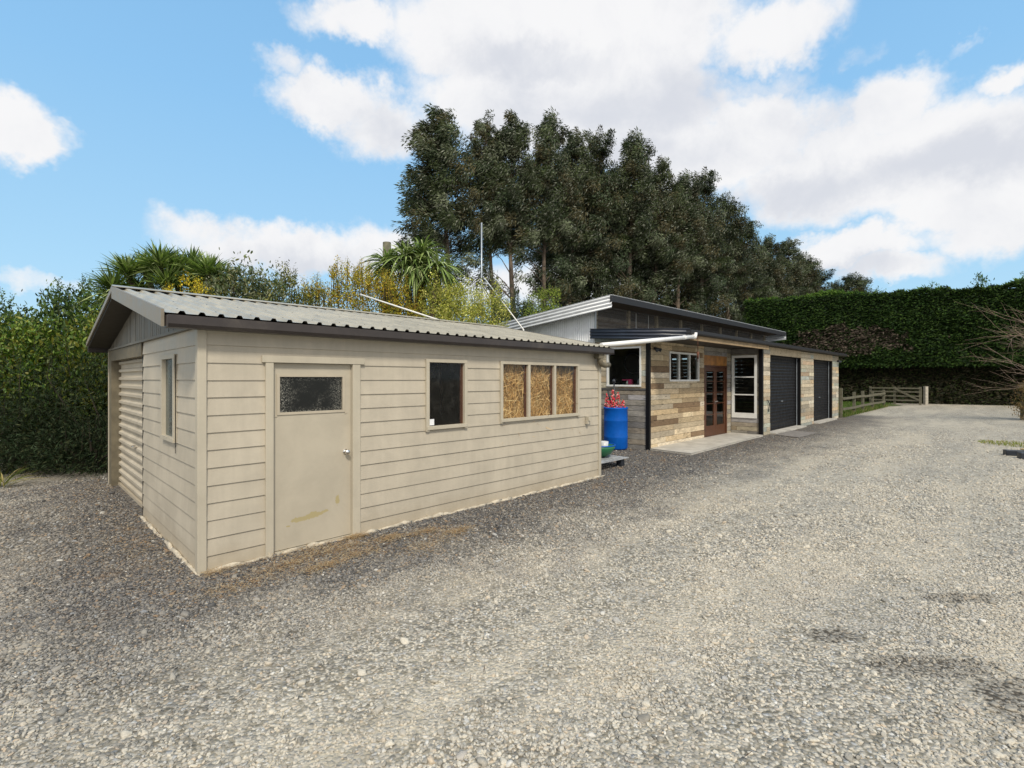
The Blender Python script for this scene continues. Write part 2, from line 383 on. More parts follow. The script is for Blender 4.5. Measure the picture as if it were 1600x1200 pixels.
dy = t.math('MAXIMUM', t.math('MAXIMUM', t.math('SUBTRACT', 0.0, t_), t.math('SUBTRACT', t_, 5.5)), 0.0)
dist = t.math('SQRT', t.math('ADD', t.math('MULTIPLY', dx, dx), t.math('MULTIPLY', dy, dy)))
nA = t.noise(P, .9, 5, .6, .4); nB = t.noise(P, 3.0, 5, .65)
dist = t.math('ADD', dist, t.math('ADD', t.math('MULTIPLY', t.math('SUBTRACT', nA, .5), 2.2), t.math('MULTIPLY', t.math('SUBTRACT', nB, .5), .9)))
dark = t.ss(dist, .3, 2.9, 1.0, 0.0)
# wheel tracks along the drive and faint patches
trk = t.noise(t.vmath('ADD', t.vmath('SCALE', (.22, 0, 0), s_), t.vmath('SCALE', (0, 1.1, 0), t_)), 1.0, 4, .6, .3)
dust = t.ss(t.math('ADD', t.math('MULTIPLY', trk, .65), t.math('MULTIPLY', nB, .35)), .42, .64)
r = gi.outputs[0]
light = t.ramp(r, [(0, (.15, .145, .13)), (.12, (.26, .25, .22)), (.35, (.40, .375, .32)), (.58, (.50, .465, .39)), (.84, (.57, .53, .44)), (.9, (.50, .41, .30)), (.95, (.33, .345, .35)), (1, (.68, .655, .59))])
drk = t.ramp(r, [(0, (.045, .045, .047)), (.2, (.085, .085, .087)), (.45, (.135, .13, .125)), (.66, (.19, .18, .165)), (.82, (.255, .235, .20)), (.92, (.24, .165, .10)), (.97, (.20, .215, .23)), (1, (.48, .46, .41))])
lc = t.mix(t.math('MULTIPLY', dust, .5), light, (.50, .45, .36))
lc = t.mix(t.ss(nA, .35, .5, .28, 0), lc, (.30, .295, .28))
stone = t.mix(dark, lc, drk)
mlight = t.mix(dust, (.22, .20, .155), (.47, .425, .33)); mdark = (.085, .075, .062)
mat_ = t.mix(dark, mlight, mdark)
# damp brown patches on the right foreground and tiny ones elsewhere
wet = None
for (x, y, rx, ry) in ((2.62, 3.12, .45, .14), (2.95, 2.75, .35, .28), (2.25, 3.5, .2, .11), (3.15, 2.35, .5, .42), (3.7, 4.1, .35, .1), (-3.3, 3.15, .12, .06)):
    q = t.vmath('MULTIPLY', t.vmath('SUBTRACT', P, (x, y, 0)), (1 / rx, 1 / ry, 0)); b = t.ss(t.vmath('LENGTH', q), .2, 1.6, 1, 0)
    wet = b if wet is None else t.math('MAXIMUM', wet, b)
wet = t.ss(t.math('ADD', wet, t.math('MULTIPLY', t.math('SUBTRACT', t.noise(P, 9, 5, .7), .5), 1.5)), .28, .62)
mat_ = t.mix(wet, mat_, (.085, .073, .056)); stone = t.mix(t.math('MULTIPLY', wet, .45), stone, (.14, .125, .10))
# rusty needles ground in beside the buildings
rus = t.math('MULTIPLY', t.ss(dist, -.1, 1.2, 1, 0), t.ss(t.noise(P, 1.7, 5, .65, .5), .56, .68, 0, .55))
mat_ = t.mix(rus, mat_, (.28, .17, .085)); stone = t.mix(t.math('MULTIPLY', rus, .4), stone, (.28, .18, .09))
t.l.new(stone, go.inputs[0]); t.l.new(mat_, go.inputs[1]); t.l.new(dark, go.inputs[2])

m, t, out = new_mat('gravel_sheet'); P = t.node('ShaderNodeNewGeometry').outputs['Position']
wv = t.node('ShaderNodeTexNoise', ins={'Vector': P, 'Scale': 30.0}); Pw = t.vmath('ADD', P, t.vmath('SCALE', wv.outputs[1], .02))
vo = t.node('ShaderNodeTexVoronoi', feature='F1', ins={'Vector': Pw, 'Scale': 46.0}); v2 = t.node('ShaderNodeTexVoronoi', feature='F1', ins={'Vector': Pw, 'Scale': 17.0})
gn = t.node('ShaderNodeGroup', node_tree=gg); sx = t.node('ShaderNodeSeparateColor', ins={0: vo.outputs['Color']})
t.l.new(sx.outputs[0], gn.inputs[0])
edge = t.ss(vo.outputs['Distance'], .45, .85); keep = t.ss(sx.outputs[1], .15, .3)
f_ = t.math('MULTIPLY', t.math('SUBTRACT', 1.0, edge), keep)
cc = t.vmath('SCALE', t.mix(f_, gn.outputs[1], gn.outputs[0]), t.ss(t.noise(P, 7, 8, .85), .36, .64, .80, 1.16))
hgt = t.math('ADD', t.math('MULTIPLY', t.math('SUBTRACT', 1.0, vo.outputs['Distance']), 1.0), t.math('MULTIPLY', t.noise(P, 8, 4), 1.5))
principled(t, out, cc, .85, 0, .25, hgt, .9, .014); M['gravel'] = m
m, t, out = new_mat('gravel_pebble'); a_ = t.node('ShaderNodeAttribute', attribute_type='INSTANCER', attribute_name='rv').outputs['Fac']
gn = t.node('ShaderNodeGroup', node_tree=gg, ins={0: a_}); P = t.node('ShaderNodeNewGeometry').outputs['Position']
principled(t, out, t.vmath('SCALE', gn.outputs[0], t.ss(t.noise(P, 160, 3), .3, .7, .86, 1.12)), .8, 0, .25); M['pebble'] = m
m, t, out = new_mat('lawn_soil'); P = t.node('ShaderNodeNewGeometry').outputs['Position']
principled(t, out, t.mix(t.ss(t.noise(P, 1.2, 6, .7), .35, .65), (.05, .085, .02), (.10, .115, .04)), .9, 0, .2, t.noise(P, 60, 4), .6, .02); M['lawn'] = m

def hgt_at(x, y):
    d_ = math.hypot(x, y)
    if d_ > 40: return 0.0
    return (noise.noise(Vector((x * .45, y * .45, 3.1))) * .018 + noise.noise(Vector((x * 1.9, y * 1.9, 7.7))) * .010) * (1 - d_ / 40)

# ---------------------------------------------------------------- ground
def axis_pts(lo, hi, f_lo, f_hi, step):
    p = list(np.arange(f_lo, f_hi, step)); k = step
    x = f_lo
    while x > lo: k *= 1.35; x -= k; p.insert(0, max(x, lo))
    x = p[-1]; k = step
    while x < hi: k *= 1.35; x += k; p.append(min(x, hi))
    return p
xs = axis_pts(-1500, 1500, -12, 26, .3); ys = axis_pts(-400, 2000, -2, 32, .3)
vs = [(x, y, hgt_at(x, y)) for y in ys for x in xs]; nx = len(xs)
fs = [(j * nx + i, j * nx + i + 1, (j + 1) * nx + i + 1, (j + 1) * nx + i) for j in range(len(ys) - 1) for i in range(nx - 1)]
g_ = MB().add(vs, fs, True).build('ground', M['gravel'], None, (0, 0, 0), local=False); tag(g_, kind='structure')
# lawn behind the rail fence
lw = MB(); n = 12; L0 = (26.0, .35)
pts = [w_of(26.2, .25, .022), w_of(37.5, .25, .022), w_of(41.5, -.5, .022), w_of(45.5, 2.6, .022), w_of(44, 14, .022), w_of(27, 14, .022)]
lw.add(pts, [tuple(range(6))]); lawn = lw.build('lawn', M['lawn'], None, (0, 0, 0), local=False); tag(lawn, kind='structure')

# ---------------------------------------------------------------- loose pebbles: one stuff object
def wedge(n, d0, d1, xm=1.16):
    """uniform per area over the drive"""
    u_ = rng.random(n); d_ = np.sqrt(d0 * d0 + u_ * (d1 * d1 - d0 * d0)); x_ = (rng.random(n) * 2 - 1) * xm * d_
    return x_, d_
def not_in_sheds(x, y):
    s, t = (x - AX) * U[0] + (y - AY) * U[1], (x - AX) * V[0] + (y - AY) * V[1]
    ins = ((s > -.03) & (s < 6.45) & (t > -.03) & (t < 5.6)) | ((s > 10.1) & (s < 15.6) & (t > -.1)) | ((s > 15.5) & (s < 26) & (t > .1)) | (t > 6.6)
    return ~ins
X = []; Y = []; S = []
for (n, d0, d1, s0, s1) in ((92000, 1.3, 5.0, .0070, .0135), (66000, 5.0, 8.5, .009, .016), (80000, 8.5, 19.0, .013, .022), (2600, 1.4, 8, .018, .030)):
    x_, y_ = wedge(n, d0, d1, 1.2 if d0 < 5 else 1.12); k = not_in_sheds(x_, y_) & (rng.random(n) < np.clip((19 - y_) / 9, 0, 1))
    sT = (x_ - AX) * U[0] + (y_ - AY) * U[1]; tT = (x_ - AX) * V[0] + (y_ - AY) * V[1]
    fn_ = np.array([noise.noise(Vector((a * .25, b * 1.0, 1.3))) + .5 * noise.noise(Vector((a * .9, b * 2.2, 8.3))) for a, b in zip(sT, tT)]); k &= rng.random(n) < np.where(tT > -1.6, 1.0, np.clip(.62 - fn_ * 1.5, .22, 1))
    wetm = np.maximum(np.exp(-(((x_ - 2.85) / .65) ** 2 + ((y_ - 2.8) / .45) ** 2)), np.exp(-(((x_ - 2.25) / .22) ** 2 + ((y_ - 3.5) / .13) ** 2))); wetm = np.maximum(wetm, np.exp(-(((x_ - 3.15) / .45) ** 2 + ((y_ - 2.35) / .35) ** 2))) * .95; k &= rng.random(n) > wetm
    x_, y_ = x_[k], y_[k]; X.append(x_); Y.append(y_); S.append(s0 + (s1 - s0) * rng.random(len(x_)) ** 1.6)
X = np.concatenate(X); Y = np.concatenate(Y); S = np.concatenate(S); N_ = len(X)
Z = np.array([hgt_at(a, b) for a, b in zip(X, Y)]) + S * .12
me = bpy.data.meshes.new('gravel_pebbles'); me.vertices.add(N_); me.vertices.foreach_set('co', np.stack([X, Y, Z], 1).ravel())
def fattr(nm_, ty, arr): at_ = me.attributes.new(nm_, ty, 'POINT'); at_.data.foreach_set('vector' if ty == 'FLOAT_VECTOR' else 'value', arr.ravel())
fattr('rot', 'FLOAT_VECTOR', np.stack([rng.normal(0, .35, N_), rng.normal(0, .35, N_), rng.random(N_) * 6.28], 1).astype(np.float32))
fattr('scl', 'FLOAT_VECTOR', np.stack([S * rng.uniform(.85, 1.35, N_), S * rng.uniform(.65, 1.0, N_), S * rng.uniform(.4, .75, N_)], 1).astype(np.float32))
fattr('rv', 'FLOAT', rng.random(N_).astype(np.float32))
ob = bpy.data.objects.new('gravel_pebbles', me); col.objects.link(ob); me.materials.append(M['pebble'])
tag(ob, 'loose rounded grey and tan pebbles covering the gravel drive', 'gravel', kind='stuff')
ng = bpy.data.node_groups.new('pebble_scatter', 'GeometryNodeTree')
ng.interface.new_socket('Geometry', in_out='INPUT', socket_type='NodeSocketGeometry'); ng.interface.new_socket('Geometry', in_out='OUTPUT', socket_type='NodeSocketGeometry')
t = NT(ng); gi = t.node('NodeGroupInput'); go = t.node('NodeGroupOutput')
jg = t.node('GeometryNodeJoinGeometry')
for k in range(4):
    ic = t.node('GeometryNodeMeshIcoSphere', ins={'Radius': 1.0, 'Subdivisions': 2})
    po = t.node('GeometryNodeInputPosition')
    nz = t.node('ShaderNodeTexNoise', ins={'Vector': t.vmath('ADD', po.outputs[0], (k * 9.1, 3.3, 1.7 * k)), 'Scale': .95, 'Detail': 1.0})
    off = t.vmath('SCALE', t.vmath('SUBTRACT', nz.outputs[1], (.5, .5, .5)), 1.5)
    sp = t.node('GeometryNodeSetPosition', ins={'Geometry': ic.outputs[0], 'Offset': off})
    sm = t.node('GeometryNodeSetShadeSmooth', ins={0: sp.outputs[0]})
    mt = t.node('GeometryNodeSetMaterial', ins={0: sm.outputs[0], 'Material': M['pebble']})
    gi2 = t.node('GeometryNodeGeometryToInstance', ins={0: mt.outputs[0]}); t.l.new(gi2.outputs[0], jg.inputs[0])
def na(nm_, dt): return t.node('GeometryNodeInputNamedAttribute', data_type=dt, ins={0: nm_}).outputs[0]
ri = t.node('FunctionNodeRandomValue', data_type='INT')
for i_ in ri.inputs:
    if i_.name == 'Max' and i_.type == 'INT': i_.default_value = 3
ip = t.node('GeometryNodeInstanceOnPoints', ins={'Points': gi.outputs[0], 'Instance': jg.outputs[0], 'Pick Instance': True, 'Scale': na('scl', 'FLOAT_VECTOR')})
e2r = t.node('FunctionNodeEulerToRotation', ins={0: na('rot', 'FLOAT_VECTOR')}); t.l.new(e2r.outputs[0], ip.inputs['Rotation'])
rout = [o_ for o_ in ri.outputs if o_.type == 'INT'][0]; t.l.new(rout, ip.inputs['Instance Index'])
t.l.new(ip.outputs[0], go.inputs[0])
md = ob.modifiers.new('scatter', 'NODES'); md.node_group = ng

# ---------------------------------------------------------------- leaf meshes (numpy)
def norm(a_): return a_ / np.maximum(np.linalg.norm(a_, axis=1, keepdims=True), 1e-9)
def leaf_mesh(name, C, Dr, Nr, Ln, Wd, Cl, mat, kind='rh', parent=None, loc=(0, 0, 0), droop=0.0):
    n = len(C); Dr = norm(Dr); Sd = norm(np.cross(Dr, Nr)); Up = norm(np.cross(Sd, Dr)); Ln = np.asarray(Ln).reshape(-1, 1) * np.ones((n, 1)); Wd = np.asarray(Wd).reshape(-1, 1) * np.ones((n, 1))
    if kind == 'rh':
        P_ = [C, C + Dr * Ln * .45 + Sd * Wd * .5 + Up * Wd * .12, C + Dr * Ln, C + Dr * Ln * .45 - Sd * Wd * .5 + Up * Wd * .12]; F_ = [(0, 1, 2, 3)]
    elif kind == 'lf':
        P_ = [C, C + Dr * Ln * .28 + Sd * Wd * .42 + Up * Wd * .15, C + Dr * Ln * .68 + Sd * Wd * .42 + Up * Wd * .10, C + Dr * Ln - Up * Wd * .1,
              C + Dr * Ln * .68 - Sd * Wd * .42 + Up * Wd * .10, C + Dr * Ln * .28 - Sd * Wd * .42 + Up * Wd * .15]; F_ = [(0, 1, 2, 3), (0, 3, 4, 5)]
    elif kind == 'blade':   # long strap leaf in four pieces, bending down
        P_ = []; K = 5
        for i in range(K + 1):
            f = i / K; c_ = C + Dr * Ln * f * (1 - .12 * droop * f) + np.array([[0, 0, -1.0]]) * Ln * droop * f * f
            ww = Wd * (.55 + .9 * f * (1 - f) * 2 if f < 1 else .05) * (1 if f < .6 else (1.02 - f) / .42)
            P_ += [c_ + Sd * ww * .5, c_ - Sd * ww * .5]
        F_ = [(2 * i, 2 * i + 2, 2 * i + 3, 2 * i + 1) for i in range(K)]
    m_ = len(P_); co = np.stack(P_, 1).reshape(-1, 3)
    me = bpy.data.meshes.new(name); me.vertices.add(n * m_); me.vertices.foreach_set('co', co.ravel().astype(np.float32))
    fa = np.array(F_); nf = len(F_); idx = (np.arange(n)[:, None, None] * m_ + fa[None]).ravel()
    me.loops.add(len(idx)); me.loops.foreach_set('vertex_index', idx.astype(np.int32))
    me.polygons.add(n * nf); me.polygons.foreach_set('loop_start', (np.arange(n * nf) * 4).astype(np.int32)); me.update(calc_edges=True)
    at_ = me.color_attributes.new('col', 'FLOAT_COLOR', 'POINT')
    cc = np.repeat(np.concatenate([Cl, np.ones((n, 1))], 1), m_, axis=0); at_.data.foreach_set('color', cc.ravel().astype(np.float32))
    me.materials.append(mat)
    if kind == 'blade': me.polygons.foreach_set('use_smooth', [True] * (n * nf))
    o = bpy.data.objects.new(name, me); col.objects.link(o)
    if parent is not None: o.parent = parent
    else: o.location = loc
    return o
def pal(cols, n, wts=None, jit=.25):
    cols = np.array(cols); k = rng.choice(len(cols), n, p=wts); c = cols[k] * rng.uniform(1 - jit, 1 + jit, (n, 1)); return np.clip(c, 0, 1)
def unit(n): v = rng.normal(size=(n, 3)); return norm(v)

def lbl_thing(name, label, cat, loc, group=None): return thing(name, label, cat, tuple(loc), group, local=False)

# ================================================================ TAN GARAGE
def courses(mb, plane, a0, a1, z0, z1, openings, pitch=.165, zref=2.12, proud=.016, back=-.06, seed=0, wob=0.0):
    """lapped boards on a wall. plane: ('t',0,-1) = wall t=0 facing -t; ('s',0,-1) = wall s=0 facing -s"""
    ax, base, sg = plane
    zs = []; z = zref
    while z > z0 - 1e-6: zs.append(z); z -= pitch
    zs = [zz for zz in zs if z0 < zz < z1]; zs = sorted(set([z0, z1] + zs))
    for i in range(len(zs) - 1):
        c0, c1 = zs[i], zs[i + 1]
        cuts = sorted(set([c0, c1] + [zz for o in openings for zz in (o[2], o[3]) if c0 + 1e-4 < zz < c1 - 1e-4]))
        for j in range(len(cuts) - 1):
            b0, b1 = cuts[j], cuts[j + 1]; zm = (b0 + b1) / 2
            segs = [(a0, a1)]
            for o in openings:
                if o[2] < zm < o[3]:
                    ns = []
                    for p, q in segs:
                        if o[1] <= p or o[0] >= q: ns.append((p, q))
                        else:
                            if o[0] > p: ns.append((p, o[0]))
                            if o[1] < q: ns.append((o[1], q))
                    segs = ns
            pr = lambda zz: .003 + (proud - .003) * (c1 - zz) / (c1 - c0)
            chunks = []
            for p, q in segs:
                nn_ = max(1, int((q - p) / 3.2 + rnd.random())); cu = [p + (q - p) * kk / nn_ for kk in range(nn_ + 1)]
                chunks += list(zip(cu[:-1], cu[1:]))
            for p, q in chunks:
                jz, jp = rnd.uniform(-.004, .004), rnd.uniform(-.0012, .001); b0_, b1_ = b0, b1
                if j == 0 and i > 0: b0 = b0 + jz
                if j == len(cuts) - 2 and i < len(zs) - 2: b1 = b1 + .006
                q -= .0006
                d0, d1 = base + sg * (pr(b0_) + jp), base + sg * pr(b1_); bk = base - sg * (-back)
                if ax == 't': mb.prism([(p, d0, b0), (p, d1, b1), (p, bk, b1), (p, bk, b0)], (q - p, 0, 0))
                else: mb.prism([(d0, p, b0), (d1, p, b1), (bk, p, b1), (bk, p, b0)], (0, q - p, 0))
                b0, b1 = b0_, b1_

GL, GW = 6.406, 5.62
ga = thing('garage', 'tan painted weatherboard garage with low corrugated gable roof and brown gutter', 'garage', (0, 0, 0))
fo = [(.60, 1.56, 0, 1.985), (2.52, 3.21, 1.14, 2.06), (3.85, 5.765, 1.16, 2.065)]
mb = MB(); courses(mb, ('t', 0, -1), .046, GL - .045, -.06, 2.30, fo)
wall = mb.build('wall', M['paint'], ga)
mb = MB(); courses(mb, ('s', 0, -1), .061, 2.71, -.06, 2.285, [(.864, 1.5, 1.135, 2.062)])
mb.build('wall', M['paint'], ga)
mb = MB(); mb.box(0.07, GL, GW - .06, GW, -.05, 2.30); mb.box(GL - .055, GL - .002, .06, GW - .06, -.05, 2.30)
mb.prism([(GL - .055, 0.06, 2.30), (GL - .055, GW / 2, 2.83), (GL - .055, GW - .06, 2.30)], (.05, 0, 0)); mb.build('wall', M['paint'], ga)
# corner boards (front left, front right)
mb = MB(); mb.prism([(-.030, -.030, -.05), (.045, -.030, -.05), (.045, .0, -.05), (0, 0, -.05), (0, .06, -.05), (-.030, .06, -.05)], (0, 0, 2.325)); mb.build('corner_board', M['trim'], ga, bevel=.004)
MB().box(GL - .045, GL + .03, -.03, .06, -.05, 2.30).build('corner_board', M['trim'], ga, bevel=.004)
mb = MB(); q = .12
while q < GL: mb.blob(q, -.024 - rnd.uniform(0, .014), rnd.uniform(-.02, .008), rnd.uniform(.09, .2), .022, rnd.uniform(.02, .04), jit=.3); q += rnd.uniform(.05, .11)
q = .12
while q < 2.7: mb.blob(-.024 - rnd.uniform(0, .014), q, rnd.uniform(-.02, .008), .022, rnd.uniform(.09, .2), rnd.uniform(.02, .04), jit=.3); q += rnd.uniform(.05, .11)
mb.build('footing', simple('painted_mortar', (.46, .41, .32), .8, var=.25, scale=9), ga)
# frieze board with a small lap under the gutter
mb = MB(); mb.box(.046, GL - .045, -.026, -.001, 2.235, 2.31); mb.build('frieze_board', M['trim'], ga)
# gable triangle: vertical boards
mb = MB(); y = 0.03; k = 0
ridge_t, ridge_z, eave_z = 2.80, 2.955, 2.385
def roofz(t): return ridge_z - (ridge_z - eave_z) * abs(t - ridge_t) / 2.9
while y < GW:
    y2 = min(y + .105, GW - .02); o_ = rnd.uniform(0, .006)
    mb.prism([(-.014 - o_, y + .006, 2.285), (-.014 - o_, y2 - .002, 2.285), (-.014 - o_, y2 - .002, roofz(y2) - .05), (-.014 - o_, y + .006, roofz(y) - .05)], (.03, 0, 0))
    y = y2 + 1e-3
    if y2 >= GW - .03: break
mb.prism([(.018, 0.0, 2.285), (.018, GW / 2, 2.90), (.018, GW, 2.285)], (.03, 0, 0)); mb.build('gable_boards', M['gable'], ga)
mb = MB(); mb.box(-.045, 0, .10, 5.62, 2.275, 2.305); mb.build('gable_trim', M['gable'], ga)
# header above the roller door and posts
mb = MB(); mb.box(-.028, .05, 2.735, 5.62, 2.10, 2.272); mb.build('door_header', M['post'], ga)
mb = MB(); mb.box(-.03, .12, 5.36, 5.62, -.05, 2.098); mb.build('post', M['post'], ga)
MB().box(-.04, .0, 5.622, 5.66, 0, 2.27).build('corner_board', M['trim'], ga)
mb = MB(); mb.box(-.012, .10, 2.712, 2.742, -.03, 2.27); mb.build('jamb', M['dark'], ga)
# roller door with deep horizontal ribs
mb = MB(); z = .02
prof = []
while z < 2.12: prof += [(z, 0), (z + .058, 0), (z + .075, 1), (z + .112, 1), (z + .13, 0)]; z += .13
vs = []; 
for zz, hh in prof: vs += [(.10 - hh * .032, 2.742, min(zz, 2.12)), (.10 - hh * .032, 5.38, min(zz, 2.12))]
mb.add(vs, [(2 * i, 2 * i + 2, 2 * i + 3, 2 * i + 1) for i in range(len(prof) - 1)]); mb.box(.06, .11, 2.745, 5.375, -.02, .045)
rd = mb.build('roller_door', M['paint'], ga)
mb = MB(); mb.box(.035, .07, 3.72, 3.86, .80, .815); mb.tube([(.035, 3.72, .807), (.035, 3.86, .807)], .008, 8); mb.build('handle', M['chrome'], rd)
# windows of the garage
def tan_window(s0, s1, z0, z1, mull, gl, fr=.05, nm='window', face='t'):
    mb = MB(); y0, y1 = -.036, .03
    mb.box(s0, s1, y0, y1, z1 - .045, z1); mb.box(s0 + .01, s1 - .01, y0 - .012, y1, z0, z0 + .045)
    mb.box(s0, s0 + fr, y0 - .003, y1, z0 - .02, z1 - .046); mb.box(s1 - fr, s1, y0 - .003, y1, z0 - .02, z1 - .046)
    for m_ in mull: mb.box(m_ - .025, m_ + .025, y0, y1, z0 + .046, z1 - .046)
    f = mb.build(nm, M['trim'], ga, bevel=.003)
    es = [s0 + fr] + [x for m_ in mull for x in (m_ - .025, m_ + .025)] + [s1 - fr]
    for i in range(0, len(es), 2):
        MB().add([(es[i] + .001, .004, z0 + .046), (es[i + 1] - .001, .004, z0 + .046), (es[i + 1] - .001, .004, z1 - .046), (es[i] + .001, .004, z1 - .046)], [(0, 1, 2, 3)]).build('pane', gl, f)
        MB().box(es[i + 1] - .018, es[i + 1] - .001, .008, .05, z0 + .046, z1 - .046).build('inner_frame', M['rust'], f)
    return f
w1 = tan_window(2.52, 3.21, 1.14, 2.06, [], M['oldglass'])
MB().box(2.585, 2.665, -.004, -.001, 1.195, 1.275).build('sticker', M['sticker'], w1)
tan_window(3.85, 5.765, 1.16, 2.065, [4.475, 5.105], M['oldglass'])
mb = MB()
mb.box(-.036, .03, .864, 1.5, 2.017, 2.062); mb.box(-.045, .03, .87, 1.49, 1.13, 1.17); mb.box(-.038, .03, .864, .93, 1.13, 2.016); mb.box(-.038, .03, 1.44, 1.5, 1.13, 2.016)
wg = mb.build('window', M['trim'], ga); MB().add([(.002, 1.439, 1.171), (.002, .931, 1.171), (.002, .931, 2.016), (.002, 1.439, 2.016)], [(0, 1, 2, 3)]).build('pane', M['frost'], wg)
MB().box(-.026, -.021, .8575, .8635, 1.02, 2.05).build('flashing', M['dark'], wg)
# side door
mb = MB(); mb.box(.565, .642, -.034, .06, -.02, 1.965); mb.box(1.506, 1.60, -.034, .06, -.02, 1.965); mb.box(.53, 1.65, -.04, .06, 1.966, 2.035)
mb.box(.642, .655, .022, .06, 0, 1.965); mb.build('door_frame', M['trim'], ga, bevel=.003)
dr = thing  # noqa
mb = MB(); d0, d1 = .012, .052; x0, x1 = .645, 1.503; gx0, gx1, gz0, gz1 = .715, 1.40, 1.452, 1.822
mb.box(x0, gx0, d0, d1, .03, 1.962); mb.box(gx1, x1, d0, d1, .03, 1.962); mb.box(gx0 + 1e-4, gx1 - 1e-4, d0, d1, .03, gz0); mb.box(gx0 + 1e-4, gx1 - 1e-4, d0, d1, gz1, 1.962)
o_door = MB(); door = mb.build('door', M['peel'], ga)
# shift the door mesh so its texture origin sits at its own hinge
for v in door.data.vertices: v.co.x -= .64
door.location.x += .64
def dsub(mb_, nm_, mat__):
    o = mb_.build(nm_, mat__, door); 
    for v in o.data.vertices: v.co.x -= .64
    return o
dsub(MB().add([(gx0, .024, gz0), (gx1, .024, gz0), (gx1, .024, gz1), (gx0, .024, gz1)], [(0, 1, 2, 3)]), 'pane', M['patt'])
mb = MB()
for a_, b_, c_, d_ in ((gx0 - .028, gx1 + .028, gz1, gz1 + .024), (gx0 - .028, gx1 + .028, gz0 - .026, gz0), (gx0 - .028, gx0, gz0, gz1), (gx1, gx1 + .028, gz0, gz1)): mb.box(a_, b_, .002, .0125, c_, d_)
mb.box(x0 + .01, gx0 - .028, .006, .0125, gz0 - .045, gz0 - .03); mb.box(gx1 + .028, gx1 + .05, .006, .0125, gz0 - .045, gz0 - .02)
dsub(mb, 'bead', M['door'])
mb = MB(); kx, kz = 1.437, .975
def tlathe(mb, prof, cx, cz, n=20):
    vs = [(cx + r_ * math.cos(6.2832 * k / n), yy, cz + r_ * math.sin(6.2832 * k / n)) for r_, yy in prof for k in range(n)]
    fs = [(i * n + k, i * n + (k + 1) % n, (i + 1) * n + (k + 1) % n, (i + 1) * n + k) for i in range(len(prof) - 1) for k in range(n)]; mb.add(vs, fs, True)
tlathe(mb, [(.032, .012), (.032, .004), (.014, 0), (.012, -.02), (.026, -.03), (.029, -.045), (.022, -.058), (0.001, -.062)], kx, kz)
dsub(mb, 'door_knob', M['chrome'])
MB().box(.655, 1.505, -.005, .06, -.03, .022).build('door_sill', M['trim'], ga)
# roof
RO, RE = -.30, 6.60    # ends along s
mb = MB(); zt = .0
def roof_side(sign):
    te = -.10 if sign < 0 else 5.70
    return te
fdir = Vector((0, -.10 - ridge_t, eave_z - ridge_z)); N1 = Vector((0, -(ridge_z - eave_z), 2.9)).normalized()
mb.corr((RO, ridge_t - .02, ridge_z - .002), (RE - RO, 0, 0), Vector((0, -2.9 - .04, eave_z - ridge_z - .008)), N1, .155, .024, 'trap')
N2 = Vector((0, (ridge_z - eave_z), 2.9)).normalized()
mb.corr((RO, ridge_t + .02, ridge_z - .002), (RE - RO, 0, 0), Vector((0, 2.9 + .04, eave_z - ridge_z - .008)), N2, .155, .026, 'trap')
nroof = len(mb.f)
# screws on the ribs
k = 0; x = RO + .155 * .78
while x < RE:
    for j, tt in enumerate((.02, .95, 1.85, 2.6)):
        if (k + j) % 2 == 0: zz = roofz(tt) + .021; mb.blob(x, tt, zz + .004, .009, .009, .006)
    x += .155; k += 1
roof = mb.build('roof', M['roof'], ga); roof.data.materials.append(M['blackpl'])
for pl_ in list(roof.data.polygons)[nroof:]: pl_.material_index = 1
mb = MB()
for sg in (-1, 1): mb.prism([(RO - .02, ridge_t, ridge_z + .050), (RO - .02, ridge_t + sg * .17, ridge_z + .010), (RO - .02, ridge_t + sg * .17, ridge_z + .002), (RO - .02, ridge_t, ridge_z + .038)], (RE - RO + .04, 0, 0))
mb.build('ridge_cap', M['roof'], roof)
# barge boards at both ends, soffit
for s0 in (RO - .025, RE):
    mb = MB()
    for te in (-.12, 5.72):
        ze = roofz(te); bd_ = .125 if te < 1 else .035
        mb.prism([(s0, ridge_t, ridge_z + .028), (s0, te, ze + .028), (s0, te, ze - bd_), (s0, ridge_t, ridge_z - bd_)], (.024, 0, 0))
    mb.build('barge_board', M['gable'] if s0 > 0 else simple('barge_paint', (.21, .185, .145), .5, var=.1), ga)
for te in (-.06, 5.66):
    mb = MB(); mb.prism([(RO, ridge_t, ridge_z - .055), (RO, te, roofz(te) - .055), (RO, te, roofz(te) - .07), (RO, ridge_t, ridge_z - .07)], (RE - RO, 0, 0)); mb.build('soffit', M['soffit'], ga)
for y in (.7, 1.6): mb = MB(); mb.beam((-.28, y, roofz(y) - .10), (-.01, y, roofz(y) - .10), .045, .07); mb.build('purlin', M['soffit'], ga)
# gutters front and back
def gutter(s0, s1, y0, y1, z0, z1, nm='gutter'):
    mb = MB(); q = [(s0, y1, z0), (s0, y0 + .02, z0), (s0, y0, z0 + .03), (s0, y0, z1), (s0, y0 + .012, z1), (s0, y0 + .014, z0 + .035), (s0, y0 + .03, z0 + .012), (s0, y1, z0 + .012)]
    mb.prism(q, (s1 - s0, 0, 0)); mb.box(s0 - .003, s0 + .003, y0 + .001, y1, z0 + .001, z1 - .004); mb.box(s1 - .003, s1 + .003, y0 + .001, y1, z0 + .001, z1 - .004)
    return mb
gt = gutter(-.29, 6.60, -.20, -.07, 2.250, 2.358).build('gutter', M['gutter'], ga)
MB().box(-.286, 6.6, -.068, -.04, 2.25, 2.36).build('fascia', M['gutter'], ga)
mb = MB(); mb.prism([(-.29, 5.90, 2.255), (-.29, 5.77, 2.255), (-.29, 5.77, 2.372), (-.29, 5.90, 2.372)], (6.89, 0, 0)); mb.build('gutter', M['gutter'], ga)
